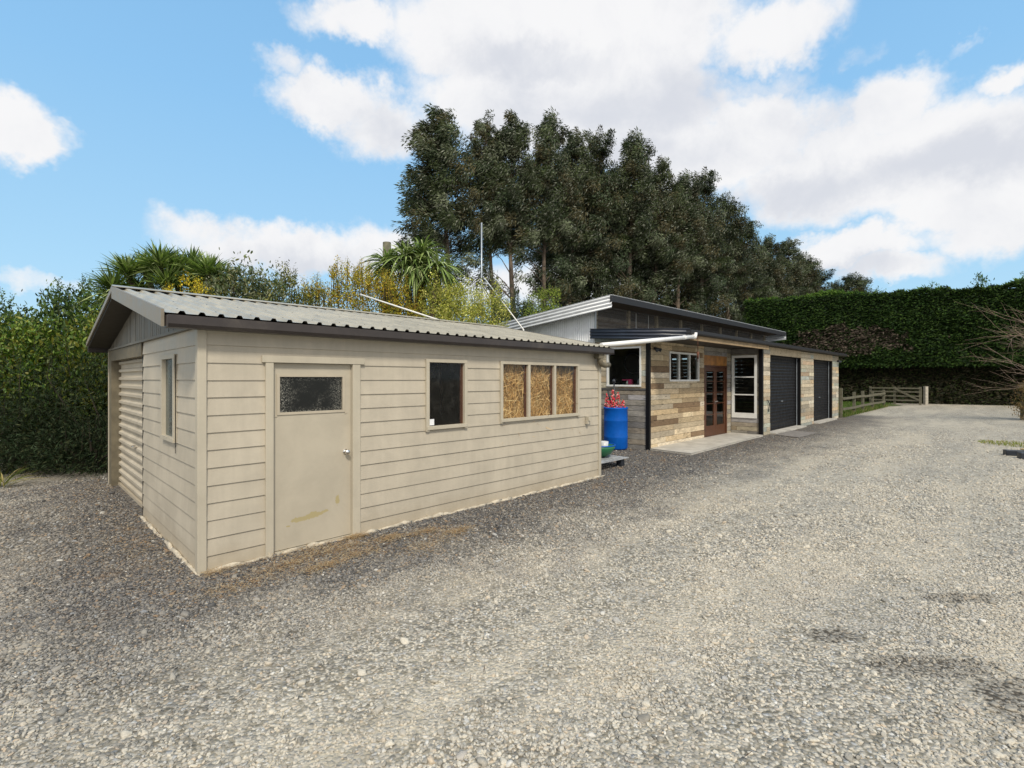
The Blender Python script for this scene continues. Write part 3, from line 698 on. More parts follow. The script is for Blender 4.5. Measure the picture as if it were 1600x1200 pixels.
mb = MB(); mb.box(6.20, 6.36, -.15, -.04, 2.17, 2.256); mb.tube([(6.28, -.10, 2.20), (6.285, -.10, 2.13), (6.34, -.10, 2.07), (6.46, -.09, 2.05), (6.62, -.07, 2.06)], .05, 12)
mb.build('downpipe', M['post'], ga)
mb = MB(); mb.box(5.96, 6.06, -.09, -.02, 1.06, 1.13); mb.box(5.95, 6.0, -.075, -.02, 1.0, 1.062); mb.build('vent_box', M['trim'], ga)
# lining
mb = MB(); mb.box(.07, GL - .06, .5, .52, -.0, .01); 
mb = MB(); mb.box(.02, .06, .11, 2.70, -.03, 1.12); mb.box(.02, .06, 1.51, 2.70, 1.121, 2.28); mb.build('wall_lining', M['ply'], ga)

# hay bales against the big window, each stood on end
def bale(s0, s1, t0, t1, h_, label):
    root = thing('hay_bale', label, 'hay bale', ((s0 + s1) / 2, (t0 + t1) / 2, 0), 'hay bales behind the triple window')
    mb = MB(); mb.box(s0 + .02, s1 - .02, t0 + .03, t1, 0, h_ - .02, c=(.30, .19, .09)); core = mb.build('core', M['plank'], root)
    n = 5200; c = np.stack([rng.uniform(s0, s1, n), t0 + rng.normal(0, .02, n), rng.uniform(.9, h_, n)], 1)
    top = rng.random(n) < .12; c[top, 2] = h_; c[top, 1] = rng.uniform(t0, t0 + .3, top.sum())
    c -= np.array([(s0 + s1) / 2, (t0 + t1) / 2, 0]); d = rng.normal(size=(n, 3)) * np.array([.45, .05, .9]); d[:, 0] += np.sin(c[:, 0] * 22 + c[:, 2] * 9) * .5; d[:, 2] += np.sin(c[:, 2] * 30) * .3
    leaf_mesh('straw', c, d, np.tile([0, -1.0, .1], (n, 1)) + rng.normal(0, .3, (n, 3)), rng.uniform(.12, .36, n), rng.uniform(.005, .010, n),
              pal([(.78, .54, .25), (.62, .40, .17), (.88, .68, .38), (.26, .15, .06)], n), M['straw'], 'rh', root)
bale(3.86, 4.46, .10, .75, 1.90, 'tallest hay bale, behind the left pane of the triple window')
bale(4.47, 5.09, .09, .75, 1.88, 'hay bale behind the middle pane of the triple window')
bale(5.11, 5.74, .11, .75, 1.83, 'lowest hay bale, behind the right pane of the triple window')

# ================================================================ TIMBER BARN
BS, BE, T1, T0, TC, TB = 10.15, 25.75, 1.09, .12, 2.72, 9.0
barn = thing('barn', 'long reclaimed timber barn with high skillion roof and two black roller doors', 'barn', (BS, T0, 0))
WARM = [(.48, .38, .24), (.54, .44, .29), (.42, .33, .21), (.50, .41, .28), (.37, .28, .17), (.58, .49, .35), (.47, .37, .24), (.40, .34, .25), (.52, .45, .34), (.46, .35, .21), (.20, .135, .08), (.30, .21, .12)]
COOL = [(.23, .215, .19), (.28, .26, .22), (.19, .18, .165), (.34, .30, .22), (.26, .225, .175), (.28, .27, .265)]
MIXP = [(.54, .46, .33), (.46, .36, .23), (.40, .35, .26), (.44, .38, .28), (.34, .30, .23), (.36, .37, .30), (.44, .39, .30), (.31, .29, .24), (.41, .33, .23), (.34, .36, .32), (.38, .29, .20), (.48, .44, .35), (.42, .38, .28)]
def planks(mb, ax, base, sg, a0, a1, z0, z1, openings, palette, h0=.145, thick=.05, l0=.6, l1=2.1):
    z = z0
    while z < z1 - .01:
        hh = h0 * rnd.uniform(.88, 1.1); zt = min(z + hh, z1)
        if z1 - zt < .05: zt = z1
        x = a0 - rnd.uniform(0, l0)
        while x < a1:
            ln = rnd.uniform(l0, l1); p, q = max(x, a0), min(x + ln, a1); x += ln
            if q - p < .01: continue
            c = rnd.choice(palette); k = rnd.uniform(.85, 1.35); c = tuple(v * k for v in c); dp = rnd.uniform(0, .010)
            cuts = sorted(set([z, zt] + [v for o in openings for v in (o[2], o[3]) if z + 1e-4 < v < zt - 1e-4]))
            for j in range(len(cuts) - 1):
                b0, b1 = cuts[j], cuts[j + 1]; zm = (b0 + b1) / 2; segs = [(p, q)]
                for o in openings:
                    if o[2] < zm < o[3]:
                        ns = []
                        for a_, b_ in segs:
                            if o[1] <= a_ or o[0] >= b_: ns.append((a_, b_)); continue
                            if o[0] > a_: ns.append((a_, o[0]))
                            if o[1] < b_: ns.append((o[1], b_))
                        segs = ns
                top_gap = .008 if j == len(cuts) - 2 else 0
                for a_, b_ in segs:
                    f0, f1 = base + sg * dp, base - sg * thick
                    g1_ = .004
                    if ax == 't': mb.box(a_ + g1_, b_ - g1_, f0, f1, b0, b1 - top_gap, c)
                    else: mb.box(f0, f1, a_ + g1_, b_ - g1_, b0, b1 - top_gap, c)
        z = zt
def backing(mb, ax, b0, b1, a0, a1, z0, z1, openings):
    xs_ = sorted(set([a0, a1] + [v for o in openings for v in o[:2]]))
    for i in range(len(xs_) - 1):
        p, q = xs_[i], xs_[i + 1]; m_ = (p + q) / 2; zz = [(z0, z1)]
        for o in openings:
            if o[0] < m_ < o[1]:
                ns = []
                for a_, b_ in zz:
                    if o[2] > a_: ns.append((a_, min(o[2], b_)))
                    if o[3] < b_: ns.append((max(o[3], a_), b_))
                zz = ns
        for a_, b_ in zz:
            if ax == 't': mb.box(p, q, b0, b1, a_, b_)
            else: mb.box(b0, b1, p, q, a_, b_)
# left wall (s=BS) ; window t 1.31..2.36, z 1.60..2.62
lo_ = [(1.29, 2.33, 1.60, 2.64)]
mb = MB(); planks(mb, 's', BS, -1, T1 + .06, TC, -.05, 1.50, [], COOL); planks(mb, 's', BS, -1, T1 + .06, TC + .0, 1.56, 3.06, lo_, MIXP, .16)
planks(mb, 's', BS, -1, TC, TB, -.05, 2.75, [], COOL, .16)
mb.build('plank_wall', M['plank'], barn)
mb = MB(); mb.box(BS - .02, BS + .02, T1 + .06, TC, 1.502, 1.558, (.09, .085, .08)); mb.build('plank_band', M['plank'], barn)
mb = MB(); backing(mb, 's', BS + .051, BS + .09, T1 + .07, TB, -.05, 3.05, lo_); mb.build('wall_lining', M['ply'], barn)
# front wall t=T1, s from BS to 15.5
fo2 = [(11.24, 13.06, 1.73, 2.54), (13.44, 15.16, 0, 2.215)]
mb = MB(); planks(mb, 't', T1, -1, BS + .06, 13.44, -.02, 2.78, fo2, WARM); planks(mb, 't', T1, -1, 15.16, 15.50, -.02, 2.78, [], COOL)
planks(mb, 't', T1, -1, 13.44, 15.16, 2.52, 2.78, [], COOL)
mb.build('plank_wall', M['plank'], barn)
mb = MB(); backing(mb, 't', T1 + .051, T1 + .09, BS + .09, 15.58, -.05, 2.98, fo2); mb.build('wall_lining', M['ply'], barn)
# return wall s=15.5
ro_ = [(.27, 1.05, .54, 2.56)]
mb = MB(); planks(mb, 's', 15.5, -1, T0 + .03, T1 - .011, .0, 2.78, ro_, COOL + [(.27, .22, .15), (.22, .20, .16)], .14); mb.build('plank_wall', M['plank'], barn)
mb = MB(); backing(mb, 's', 15.551, 15.59, T0 + .06, T1 + .05, -.05, 2.98, ro_); mb.build('wall_lining', M['ply'], barn)
# roller front
op = [(16.25, 19.78, 0, 2.59), (21.52, 24.62, 0, 2.59)]
mb = MB(); planks(mb, 't', T0, -1, 15.58, BE, -.02, 2.84, [(16.25, 19.78, 0, 2.85), (21.52, 24.62, 0, 2.85)], MIXP, .14, l0=.9, l1=2.6); mb.build('plank_wall', M['plank'], barn)
mb = MB(); backing(mb, 't', T0 + .051, T0 + .09, 15.60, BE - .03, -.05, 2.9, op); mb.build('wall_lining', M['ply'], barn)
for a0, a1 in ((16.253, 19.777), (21.523, 24.617)): MB().box(a0, a1, T0 - .004, T0 + .05, 2.592, 2.842, (.46, .38, .26)).build('header_board', M['plank'], barn)
# right end wall, back wall, floor
mb = MB(); planks(mb, 's', BE - .05, 1, T0 + .0, TB, -.02, 2.9, [], MIXP, .2); mb.build('plank_wall', M['plank'], barn)
mb = MB(); mb.box(BS + .09, BE - .1, TB - .05, TB, -.05, 3.2); mb.box(24.05, 24.1, TC + .1, TB - .06, 2.9, 3.2); mb.build('back_wall', M['zinc_wall'], barn)
mb = MB(); mb.box(BS + .1, BE - .12, T1 + .1, TB - .06, .01, .03); mb.build('floor', M['concrete'], barn)
mb = MB(); mb.box(BS + .1, BE - .12, TC + .13, TB - .06, 3.0, 3.02); mb.build('light_block_panel', simple('light_block_timber', (.42, .32, .20), .8), barn)  # unseen panel, added to darken the rooms below and bounce clerestory light
# black corner posts
mb = MB(); mb.box(BS - .035, BS + .055, T1 - .035, T1 + .055, -.02, 2.76); mb.build('corner_post', M['dark'], barn)
mb = MB(); mb.box(15.455, 15.575, T0 - .02, T0 + .09, -.0, 2.74); mb.build('corner_post', M['dark'], barn)
# roller doors
for (a0, a1) in ((16.25, 19.78), (21.52, 24.62)):
    mb = MB(); prof = []; z = .06
    while z < 2.6: prof += [(z, 0), (z + .05, .3), (z + .075, 1), (z + .10, .3)]; z += .11
    vs = []
    for zz, hh in prof: vs += [(a0 + .02, .30 - hh * .018, min(zz, 2.6)), (a1 - .02, .30 - hh * .018, min(zz, 2.6))]
    mb.add(vs, [(2 * i, 2 * i + 1, 2 * i + 3, 2 * i + 2) for i in range(len(prof) - 1)]); mb.box(a0 + .02, a1 - .02, .27, .31, .03, .08)
    d_ = mb.build('roller_door', M['roller'], barn)
    xm = (a0 + a1) / 2; MB().box(xm - .08, xm + .08, .262, .28, 1.0, 1.03).build('handle', M['galv'], d_)
    mb = MB(); mb.box(a1 - .025, a1, T0 + .012, .32, 0, 2.59); mb.box(a0, a0 + .025, T0 + .012, .32, 0, 2.59); mb.box(a0 + .026, a1 - .026, T0 + .052, .34, 2.565, 2.59); mb.build('door_jamb', M['dark'], barn)
    MB().box(a1 - .09, a1 - .075, .235, .262, .03, 2.57).build('guide_rail', M['galv'], d_)
    MB().box(a0 - .0, a1 + .0, -.06, .34, -.03, .045).build('threshold', M['concrete'], barn)
# windows: white frames
def wwin(ax, base, sg, a0, a1, z0, z1, vm, hm, fw=.055, bot=None, gl='glass'):
    mb = MB(); bot = bot or fw
    def bx(p, q, b0, b1, ex=0.0):
        f0, f1 = base + sg * (.025 + ex), base - sg * .06
        if ax == 't': mb.box(p, q, f0, f1, b0, b1)
        else: mb.box(f0, f1, p, q, b0, b1)
    bx(a0, a1, z1 - fw, z1); bx(a0, a1, z0, z0 + bot, .008); bx(a0, a0 + fw, z0 + bot, z1 - fw); bx(a1 - fw, a1, z0 + bot, z1 - fw)
    for v_ in vm: bx(v_ - .022, v_ + .022, z0 + bot, z1 - fw, -.003)
    for h_ in hm: bx(a0 + fw, a1 - fw, h_ - .018, h_ + .018, -.006)
    f = mb.build('window', M['white'], barn)
    mb = MB(); y0 = base - sg * .014
    if ax == 't': mb.add([(a0 + fw, y0, z0 + bot), (a1 - fw, y0, z0 + bot), (a1 - fw, y0, z1 - fw), (a0 + fw, y0, z1 - fw)], [(0, 1, 2, 3)])
    else: mb.add([(y0, a1 - fw, z0 + bot), (y0, a0 + fw, z0 + bot), (y0, a0 + fw, z1 - fw), (y0, a1 - fw, z1 - fw)], [(0, 1, 2, 3)])
    mb.build('pane', M[gl], f); return f
wwin('s', BS, -1, 1.29, 2.33, 1.60, 2.64, [], [], .045)
wwin('t', T1, -1, 11.24, 13.06, 1.73, 2.54, [11.82, 12.46], [], .05)
wwin('s', 15.5, -1, .27, 1.05, .54, 2.56, [], [1.29, 1.86], .075, .16)
# french doors
mb = MB(); mb.box(13.44, 13.50, T1 - .01, T1 + .08, 0.03, 2.215); mb.box(15.08, 15.16, T1 - .015, T1 + .08, .03, 2.215); mb.box(13.50, 15.08, T1 - .01, T1 + .08, 2.16, 2.214)
mb.build('door_frame', M['brown'], barn)
MB().box(13.44, 15.16, T1 - .005, T1 + .05, 2.216, 2.518).build('door_head_panel', M['amber'], barn)
for (a0, a1, hx) in ((13.505, 14.285, 14.25), (14.29, 15.075, 14.33)):
    mb = MB(); y0, y1 = T1 + .01, T1 + .055
    mb.box(a0, a0 + .11, y0, y1, .04, 2.155); mb.box(a1 - .11, a1, y0, y1, .04, 2.155); mb.box(a0 + .11, a1 - .11, y0, y1, .04, .36); mb.box(a0 + .11, a1 - .11, y0, y1, 2.03, 2.155)
    dd = mb.build('french_door', M['brown'], barn)
    MB().add([(a0 + .11, y0 + .02, .36), (a1 - .11, y0 + .02, .36), (a1 - .11, y0 + .02, 2.03), (a0 + .11, y0 + .02, 2.03)], [(0, 1, 2, 3)]).build('pane', M['glass'], dd)
    for q in (.70, 1.04, 1.38, 1.72): MB().box(a0 + .11, a1 - .11, y0 + .006, y0 + .016, q - .011, q + .011).build('glazing_bar', M['brown'], dd)
    mb = MB(); mb.box(hx - .015, hx + .015, y0 - .012, y0, 1.0, 1.16); mb.tube([(hx, y0 - .04, 1.10), (hx + (.09 if hx > 14.29 else -.09), y0 - .04, 1.10)], .009, 8); mb.tube([(hx, y0, 1.10), (hx, y0 - .04, 1.10)], .009, 8); mb.build('handle', M['chrome'], dd)
# eave beam, gutter and lower roof
mb = MB(); mb.box(BS - .15, 15.58, -.06, -.01, 2.72, 2.84, (.30, .22, .13)); mb.build('eave_beam', M['plank'], barn)
mb = MB(); mb.box(BS - .13, 15.5, -.01, T1, 2.78, 2.80); mb.build('soffit', M['soffit'], barn)
gutter(BS - .25, BE + .35, -.15, -.03, 2.845, 2.95).build('gutter', M['charcoal'], barn)
def lowz(t): return 2.94 + (3.10 - 2.94) * (t + .08) / (TC + .08)
mb = MB(); mb.corr((BS - .22, TC, 3.10), (BE + .3 - BS + .22, 0, 0), (0, -.08 - TC, -.16), (0, -.06, 1), .076, .009); mb.build('lower_roof', M['navy'], barn, solid=.002)
mb = MB(); mb.prism([(BS + .09, -.03, 2.85), (BS + .09, TC, 3.03), (BS + .09, TC, 3.06), (BS + .09, -.03, 2.89)], (BE - BS - .15, 0, 0)); mb.build('roof_lining', M['soffit'], barn)
# corrugated barge on the left end of the lower roof and fascia behind it
mb = MB(); sl = Vector((0, -.08 - TC - .06, 2.80 - 3.17 + .04))
mb.corr((BS - .24, TC + .0, 2.90), Vector((0, 0, .27)), Vector((0, -2.84, -.19)), (-1, 0, 0), .085, .014); mb.build('barge_sheet', M['navy'], barn, solid=.002)
# upper wall: corrugated left cladding, clerestory of clear sheets
def upz(t): return 3.985 - .1 * (t - 1.98)
mb = MB()
vs = []; nseg = int((TB - TC) / .0127); 
for i in range(nseg + 1):
    tt = TC + (TB - TC) * i / nseg; sx = BS - .03 - .015 * math.sin(tt / .076 * 2 * math.pi); vs += [(sx, tt, 2.72), (sx, tt, upz(tt) - .06)]
mb.add(vs, [(2 * i, 2 * i + 1, 2 * i + 3, 2 * i + 2) for i in range(nseg)], True)
mb.build('corrugated_wall', M['zinc_wall'], barn)
MB().box(BS - .045, BS + .02, TC - .03, TC + .0, 3.0, 3.68).build('corner_flashing', M['zinc'], barn)
SE = 24.1
mb = MB(); vs = []; nz_ = 60
for i in range(nz_ + 1):
    zz = 3.06 + (3.86 - 3.06) * i / nz_; tt = TC - .026 * math.sin(zz / .11 * 6.2832); vs += [(BS + .02, tt, zz), (SE, tt, zz)]
mb.add(vs, [(2 * i, 2 * i + 1, 2 * i + 3, 2 * i + 2) for i in range(nz_)]); mb.build('clerestory_sheet', M['clear'], barn)
for k in range(9):
    x = BS + .10 + k * (SE - BS - .2) / 8; MB().box(x - .06, x + .06, TC + .03, TC + .10, 3.03, 3.86, (.80, .66, .42)).build('clerestory_stud', M['plank'], barn)
mb = MB(); mb.box(BS + .1, SE, TC + .03, TC + .10, 3.40, 3.47, (.26, .19, .12)); mb.box(BS + .1, SE, TC + .25, TC + .29, 3.02, 3.6, (.34, .27, .19)); mb.build('clerestory_rail', M['plank'], barn)
for x in (12.25, 13.0): MB().box(x, x + .014, TC - .035, TC - .020, 3.06, 3.80).build('strap', M['white'], barn)
mb = MB(); mb.prism([(SE, TC, 3.0), (SE, TC, upz(TC) - .06), (SE, TB, upz(TB) - .06), (SE, TB, 3.0)], (.04, 0, 0)); mb.build('end_wall', M['zinc_wall'], barn)
# upper roof
R0, R1 = BS - .35, 24.42
mb = MB(); mb.corr((R0, 1.96, upz(1.96) + .012), (R1 - R0, 0, 0), (0, TB + .2 - 1.96, -.1 * (TB + .2 - 1.96)), (0, .1, 1), .076, .009); mb.build('upper_roof', M['zinc'], barn, solid=.002)
mb = MB(); mb.prism([(R0 + .03, 2.0, upz(2.0) - .03), (R0 + .03, TB, upz(TB) - .03), (R0 + .03, TB, upz(TB) - .05), (R0 + .03, 2.0, upz(2.0) - .05)], (R1 - R0 - .06, 0, 0)); mb.build('soffit', simple('plywood_soffit', (.16, .12, .08), .8), barn)
mb = MB(); mb.prism([(R0 - .02, 1.95, upz(1.95) - .01), (R0 - .02, 1.99, upz(1.95) - .01), (R0 - .02, 1.99, upz(1.95) - .17), (R0 - .02, 1.95, upz(1.95) - .17)], (R1 - R0 + .04, 0, 0)); mb.build('fascia', M['charcoal'], barn)
for s0, sg in ((R0, -1), (R1, 1)):
    mb = MB(); mb.corr((s0, 1.95, upz(1.95) - .335), Vector((0, 0, .335)), Vector((0, TB + .2 - 1.95, -.1 * (TB + .2 - 1.95))), (sg, 0, 0), .095, .016); mb.build('barge_sheet', M['zinc'], barn, solid=.002)
# twin security lights
def flood(s, t, z):
    mb = MB(); mb.box(s - .04, s + .04, t - .03, t, z - .04, z + .04); b = mb.build('security_light', M['blackpl'], barn)
    for k in (-1, 1):
        mb = MB(); mb.tube([(s + k * .06, t - .03, z), (s + k * .10, t - .13, z - .05)], [.03, .05], 12); mb.build('lamp_head', M['blackpl'], b)
flood(10.45, T1 - .012, 2.58); flood(25.5, T0 - .012, 2.62)
mb = MB(); mb.tube([(15.95, T0 - .03, 1.12), (16.0, T0 - .06, 1.0), (15.98, T0 - .05, .84), (16.03, T0 - .03, .74)], .016, 8); mb.build('hook', M['blackpl'], barn)

# porch slab, mat
sl_ = MB(); sl_.prism([(BS + .02, T1 - .02, -.05), (15.45, T1 - .02, -.05), (15.42, .06, -.05), (BS - .05, -.06, -.05)], (0, 0, .09)); o = sl_.build('porch_slab', M['concrete'], None, (BS, 0, 0), bevel=.008); tag(o, 'pale concrete slab laid on the gravel before the french doors', 'slab')
mm = MB(); mm.prism([(15.95, -.16, .012), (17.75, -.13, .012), (17.5, -.93, .012), (15.6, -.90, .012)], (0, 0, .014)); o = mm.build('rubber_mat', M['mat'], None, (16.7, -.5, 0)); tag(o, 'worn grey mat on the gravel outside the near roller door', 'mat')

# things seen inside the barn's left window
root = thing('shelf', 'dim timber shelf holding things inside the left barn window', 'shelf', (BS + .35, 1.8, 1.2)); MB().box(BS + .12, BS + .5, 1.2, 2.5, 1.60, 1.63, (.2, .15, .1)).build('shelf_board', M['plank'], root); [MB().box(BS + .14, BS + .48, a_, a_ + .04, .03, 1.599, (.2, .15, .1)).build('upright', M['plank'], root) for a_ in (1.25, 2.42)]
def small(nm_, lab, cat, mb, mat__, org): o = mb.build(nm_, mat__, None, org); return tag(o, lab, cat)
mb = MB(); mb.lathe([(.001, 1.632), (.035, 1.632), (.04, 1.70), (.015, 1.76), (.015, 1.78), (.001, 1.78)], BS + .22, 1.83); small('bottle', 'small white bottle beside the pink box in the left barn window', 'bottle', mb, M['pale'], (BS + .22, 1.83, 1.632))
pinkm = simple('pink_plastic', (.55, .05, .16), .5); mb = MB(); mb.box(BS + .17, BS + .30, 1.70, 1.78, 1.632, 1.79); mb.box(BS + .19, BS + .28, 1.78, 1.98, 1.76, 1.785); small('pink_box', 'pink box on the shelf in the left barn window', 'box', mb, pinkm, (BS + .23, 1.8, 1.632))
mb = MB(); mb.box(BS + .16, BS + .34, 1.36, 1.50, 1.632, 1.78); mb.box(BS + .18, BS + .32, 1.38, 1.48, 1.78, 1.80); small('tin', 'grey tin at the right end of the shelf in the left barn window', 'tin', mb, M['galv'], (BS + .25, 1.43, 1.632))
mb = MB(); P_ = [(BS + .42, 1.78 + .27 * math.cos(k * .3), 2.22 + .27 * math.sin(k * .3)) for k in range(22)]; mb.tube(P_, .018, 6); small('ring', 'dark hoop hanging inside the left barn window', 'hoop', mb, M['blackpl'], (BS + .42, 1.78, 2.22))

# ================================================================ white pipe, mast, rods
mb = MB(); p0, p1 = Vector((6.55, .05, 2.43)), Vector((BS - .10, -.13, 2.79)); mb.tube([p0, p1], .045, 14)
mb.tube([p1 - Vector((.03, 0, 0)), p1 + Vector((.06, 0, .0)), p1 + Vector((.08, 0, .05)), p1 + Vector((.08, 0, .10))], .056, 14)
q = p0.lerp(p1, .88); mb.tube([q - Vector((.03, 0, 0)), q + Vector((.03, 0, .003))], .053, 12)
o = mb.build('drain_pipe', M['pvc'], None, (8.3, 0, 2.4)); tag(o, 'white plastic pipe spanning from the tan garage gutter to the barn eave', 'pipe')
import itertools
def Tp(px, py, t0):
    rx, ry, rz_ = (px - 800) / FPX, 1.0, (592 - py) / FPX; s0, tt = st_of(0, 0); ds = rx * U[0] + ry * U[1]; dt = rx * V[0] + ry * V[1]; k = (t0 - tt) / dt
    return Vector((s0 + ds * k, t0, 1.8 + rz_ * k))
top = Tp(752.5, 348, 5.78)
mb = MB(); mb.tube([(top.x, 5.78, 0), (top.x, 5.78, 2.9)], .030, 12); mb.tube([(top.x, 5.78, 2.9), top], .022, 12); mb.tube([(top.x, 5.78, 3.6), (top.x, 5.78, 3.66)], .034, 12)
for zb in (1.0, 2.1): mb.box(top.x - .05, top.x + .05, 5.62, 5.80, zb, zb + .03)
o = mb.build('mast', M['galv'], None, (top.x, 5.78, 0)); tag(o, 'tall thin galvanised pole rising behind the tan garage roof', 'pole')
a_, b_ = Tp(755, 432, 5.75), Tp(818, 516, 2.7); b_.z = max(b_.z, roofz(2.7) + .02)
mb = MB(); mb.tube([a_, b_], .014, 8); mb.tube([b_ + Vector((0, 0, -.04)), b_], .02, 8); o = mb.build('stay_rod', M['white'], None, tuple(b_)); tag(o, 'white stay rod from the galvanised pole down to the far end of the roof ridge', 'stay rod', 'white stay rods on the garage roof')
b_ = Tp(692, 500, 2.7); b_.z = roofz(2.7) + .02; a_ = Tp(563, 460, 4.4)
mb = MB(); mb.tube([a_, b_], .016, 8); mb.tube([b_ + Vector((0, 0, -.04)), b_], .022, 8); o = mb.build('stay_rod', M['white'], None, tuple(b_)); tag(o, 'low white rod slanting over the middle of the roof ridge before yellow shrubs', 'stay rod', 'white stay rods on the garage roof')

# ================================================================ barrel, barrow, pallet
bx_, by_ = 9.72, 1.78
root = thing('barrel', 'tall blue plastic barrel against the grey plank wall', 'barrel', (bx_, by_, 0))
mb = MB(); mb.lathe([(.001, .01), (.27, .01), (.30, .05), (.30, .30), (.307, .32), (.30, .34), (.30, .72), (.307, .74), (.30, .76), (.295, 1.02), (.31, 1.04), (.31, 1.075), (.285, 1.075), (.28, .85), (.001, .85)], bx_, by_, 36); mb.build('drum', M['blue'], root)
tl = thing('spade', 'black long handled spade standing in the blue barrel', 'spade', (bx_ - .02, by_ + .0, .9))
mb = MB(); mb.tube([(bx_ - .02, by_, .9), (bx_ - .05, by_ + .02, 1.70)], .018, 8); mb.build('shaft', M['blackpl'], tl); MB().blob(bx_ - .05, by_ + .02, 1.74, .06, .05, .07).build('knob', M['blackpl'], tl)
mb = MB(); mb.tube([(bx_ + .05, by_ + .12, .9), (bx_ - .05, by_ + .2, 1.5)], .022, 8); o = mb.build('stake', M['blackpl'], None, (bx_ + .05, by_ + .12, .9)); tag(o, 'short dark stake leaning in the blue barrel beside the spade', 'stake')
fb = thing('flower_bunch', 'bunch of red and pink flower spikes standing in the blue barrel', 'flowers', (bx_, by_, .9))
for i, (ox, oy, h_) in enumerate(((-.08, .22, .40), (-.10, .02, .50), (-.05, -.10, .44), (.02, -.20, .24), (.08, .12, .26), (-.16, .10, .22), (-.18, -.05, .22))):
    mb = MB(); mb.tube([(bx_ + ox, by_ + oy, .88), (bx_ + ox, by_ + oy, 1.04 + h_)], .006, 5, c=(.1, .2, .05))
    for k in range(int(h_ * 170)):
        z = 1.02 + h_ * rnd.random(); rr = .075 * (1 - (z - 1.02) / h_ * .75) * rnd.uniform(.5, 1.1); an = rnd.random() * 6.28
        mb.blob(bx_ + ox + rr * math.cos(an), by_ + oy + rr * math.sin(an), z, rnd.uniform(.012, .02), c=rnd.choice([(.80, .07, .10), (.85, .12, .16), (.6, .03, .05), (.9, .45, .42)]))
    mb.build('flower_spike', M['petal'], fb)
px_, py_ = 7.25, .62
pl = thing('pallet', 'low grey slatted pallet on the gravel at the garage corner', 'pallet', (px_, py_, 0))
mb = MB()
for k in range(6): mb.box(6.62, 7.75, .20 + k * .135, .20 + k * .135 + .105, .165, .185, (.33, .34, .35))
mb.build('slats', M['plank'], pl)
for (a_, b_) in ((6.70, .30), (7.60, .30), (6.70, .85), (7.60, .85)): MB().box(a_ - .06, a_ + .06, b_ - .06, b_ + .06, -.01, .163).build('foot', M['blackpl'], pl)
bw = thing('tub', 'green rounded tub resting on the grey pallet', 'tub', (7.3, .72, .187))
mb = MB(); mb.lathe([(.001, .19), (.12, .195), (.24, .26), (.31, .37), (.33, .43), (.31, .43), (.29, .37), (.22, .28), (.001, .22)], 7.34, .64, 32); mb.build('bowl', M['green'], bw); mb = MB(); mb.lathe([(.312, .431), (.335, .431), (.335, .45), (.312, .45), (.312, .431)], 7.34, .64, 32); mb.build('rim', M['blue'], bw)
mb = MB(); mb.lathe([(.001, .26), (.07, .26), (.085, .52), (.075, .52), (.062, .28), (.001, .28)], 7.34, .52, 24); o = mb.build('bucket', M['pale'], None, (7.34, .52, .26)); tag(o, 'small white bucket sitting in the green tub', 'bucket')

# hanging wire feeder from the eave
mb = MB(); mb.tube([(10.35, -.10, 2.85), (10.36, -.10, 2.45)], .007, 6); mb.tube([(10.36, -.10, 2.45), (10.36, -.10, 2.28)], [.035, .02], 8); mb.tube([(10.36, -.10, 2.28), (10.36, -.10, 2.2)], .006, 5)
o = mb.build('wind_chime', M['rust'], None, (10.35, -.1, 2.2)); tag(o, 'rusty wind chime hanging from the barn eave beside the white pipe end', 'wind chime')

# ================================================================ rail fence, gate, posts
fn = thing('rail_fence', 'low weathered post and rail fence running from the barn along the gravel', 'fence', (26, .05, 0))
fp = [25.95, 28.8, 31.0, 33.8, 37.6]
for i, s in enumerate(fp):
    h_ = 1.36 if i == 0 else 1.10 + rnd.uniform(-.06, .06); mb = MB(); mb.box(s - .065, s + .065, .0, .12, -.05, h_); mb.build('post', M['fence'], fn, bevel=.01)
for z in (.88, .38):
    for i in range(len(fp) - 1):
        mb = MB(); mb.beam((fp[i] - .0, -.02, z + rnd.uniform(-.03, .03)), (fp[i + 1], -.02, z + rnd.uniform(-.03, .03)), .035, .11); mb.build('rail', M['fence'], fn)
def wr(nm_, lab, cat, P0, P1, h_, rails, posts, group=None, brace=False):
    P0, P1 = Vector(P0), Vector(P1); r_ = thing(nm_, lab, cat, tuple(P0), group, local=False)
    for k in range(posts):
        p = P0.lerp(P1, k / (posts - 1)); mb = MB(); d = (P1 - P0).normalized(); mb.beam(p + Vector((0, 0, -.05)), p + Vector((0, 0, h_)), .12, .12, d); mb.build('post', M['fence'], r_, local=False)
    for z in rails:
        mb = MB(); nrm_ = Vector((0, 0, 1)).cross(P1 - P0).normalized() * -.1; mb.beam(P0 + nrm_ + Vector((0, 0, z)), P1 + nrm_ + Vector((0, 0, z)), .035, .095); mb.build('rail', M['fence'], r_, local=False)
    if brace:
        mb = MB(); nrm_ = Vector((0, 0, 1)).cross(P1 - P0).normalized() * -.13; mb.beam(P0.lerp(P1, .5) + nrm_ + Vector((0, 0, h_ - .1)), P1 + nrm_ + Vector((0, 0, .3)), .04, .12); mb.build('brace', M['fence'], r_, local=False)
def gp(px, d): return Vector(((px - 800) / FPX * d, d, 0))
wr('wooden_gate', 'wooden farm gate with a diagonal brace standing behind the rail fence', 'gate', gp(1360, 36.5), gp(1438, 34.2), 1.25, (1.15, .9, .6, .3), 3, brace=True)
mb = MB(); p = gp(1446.5, 34.8); mb.beam(p + Vector((0, 0, -.05)), p + Vector((0, 0, 1.25)), .19, .19); mb.prism([p + Vector((-.1, -.1, 1.25)), p + Vector((.1, -.1, 1.25)), p + Vector((.1, .1, 1.25)), p + Vector((-.1, .1, 1.25))], (0, 0, .03))
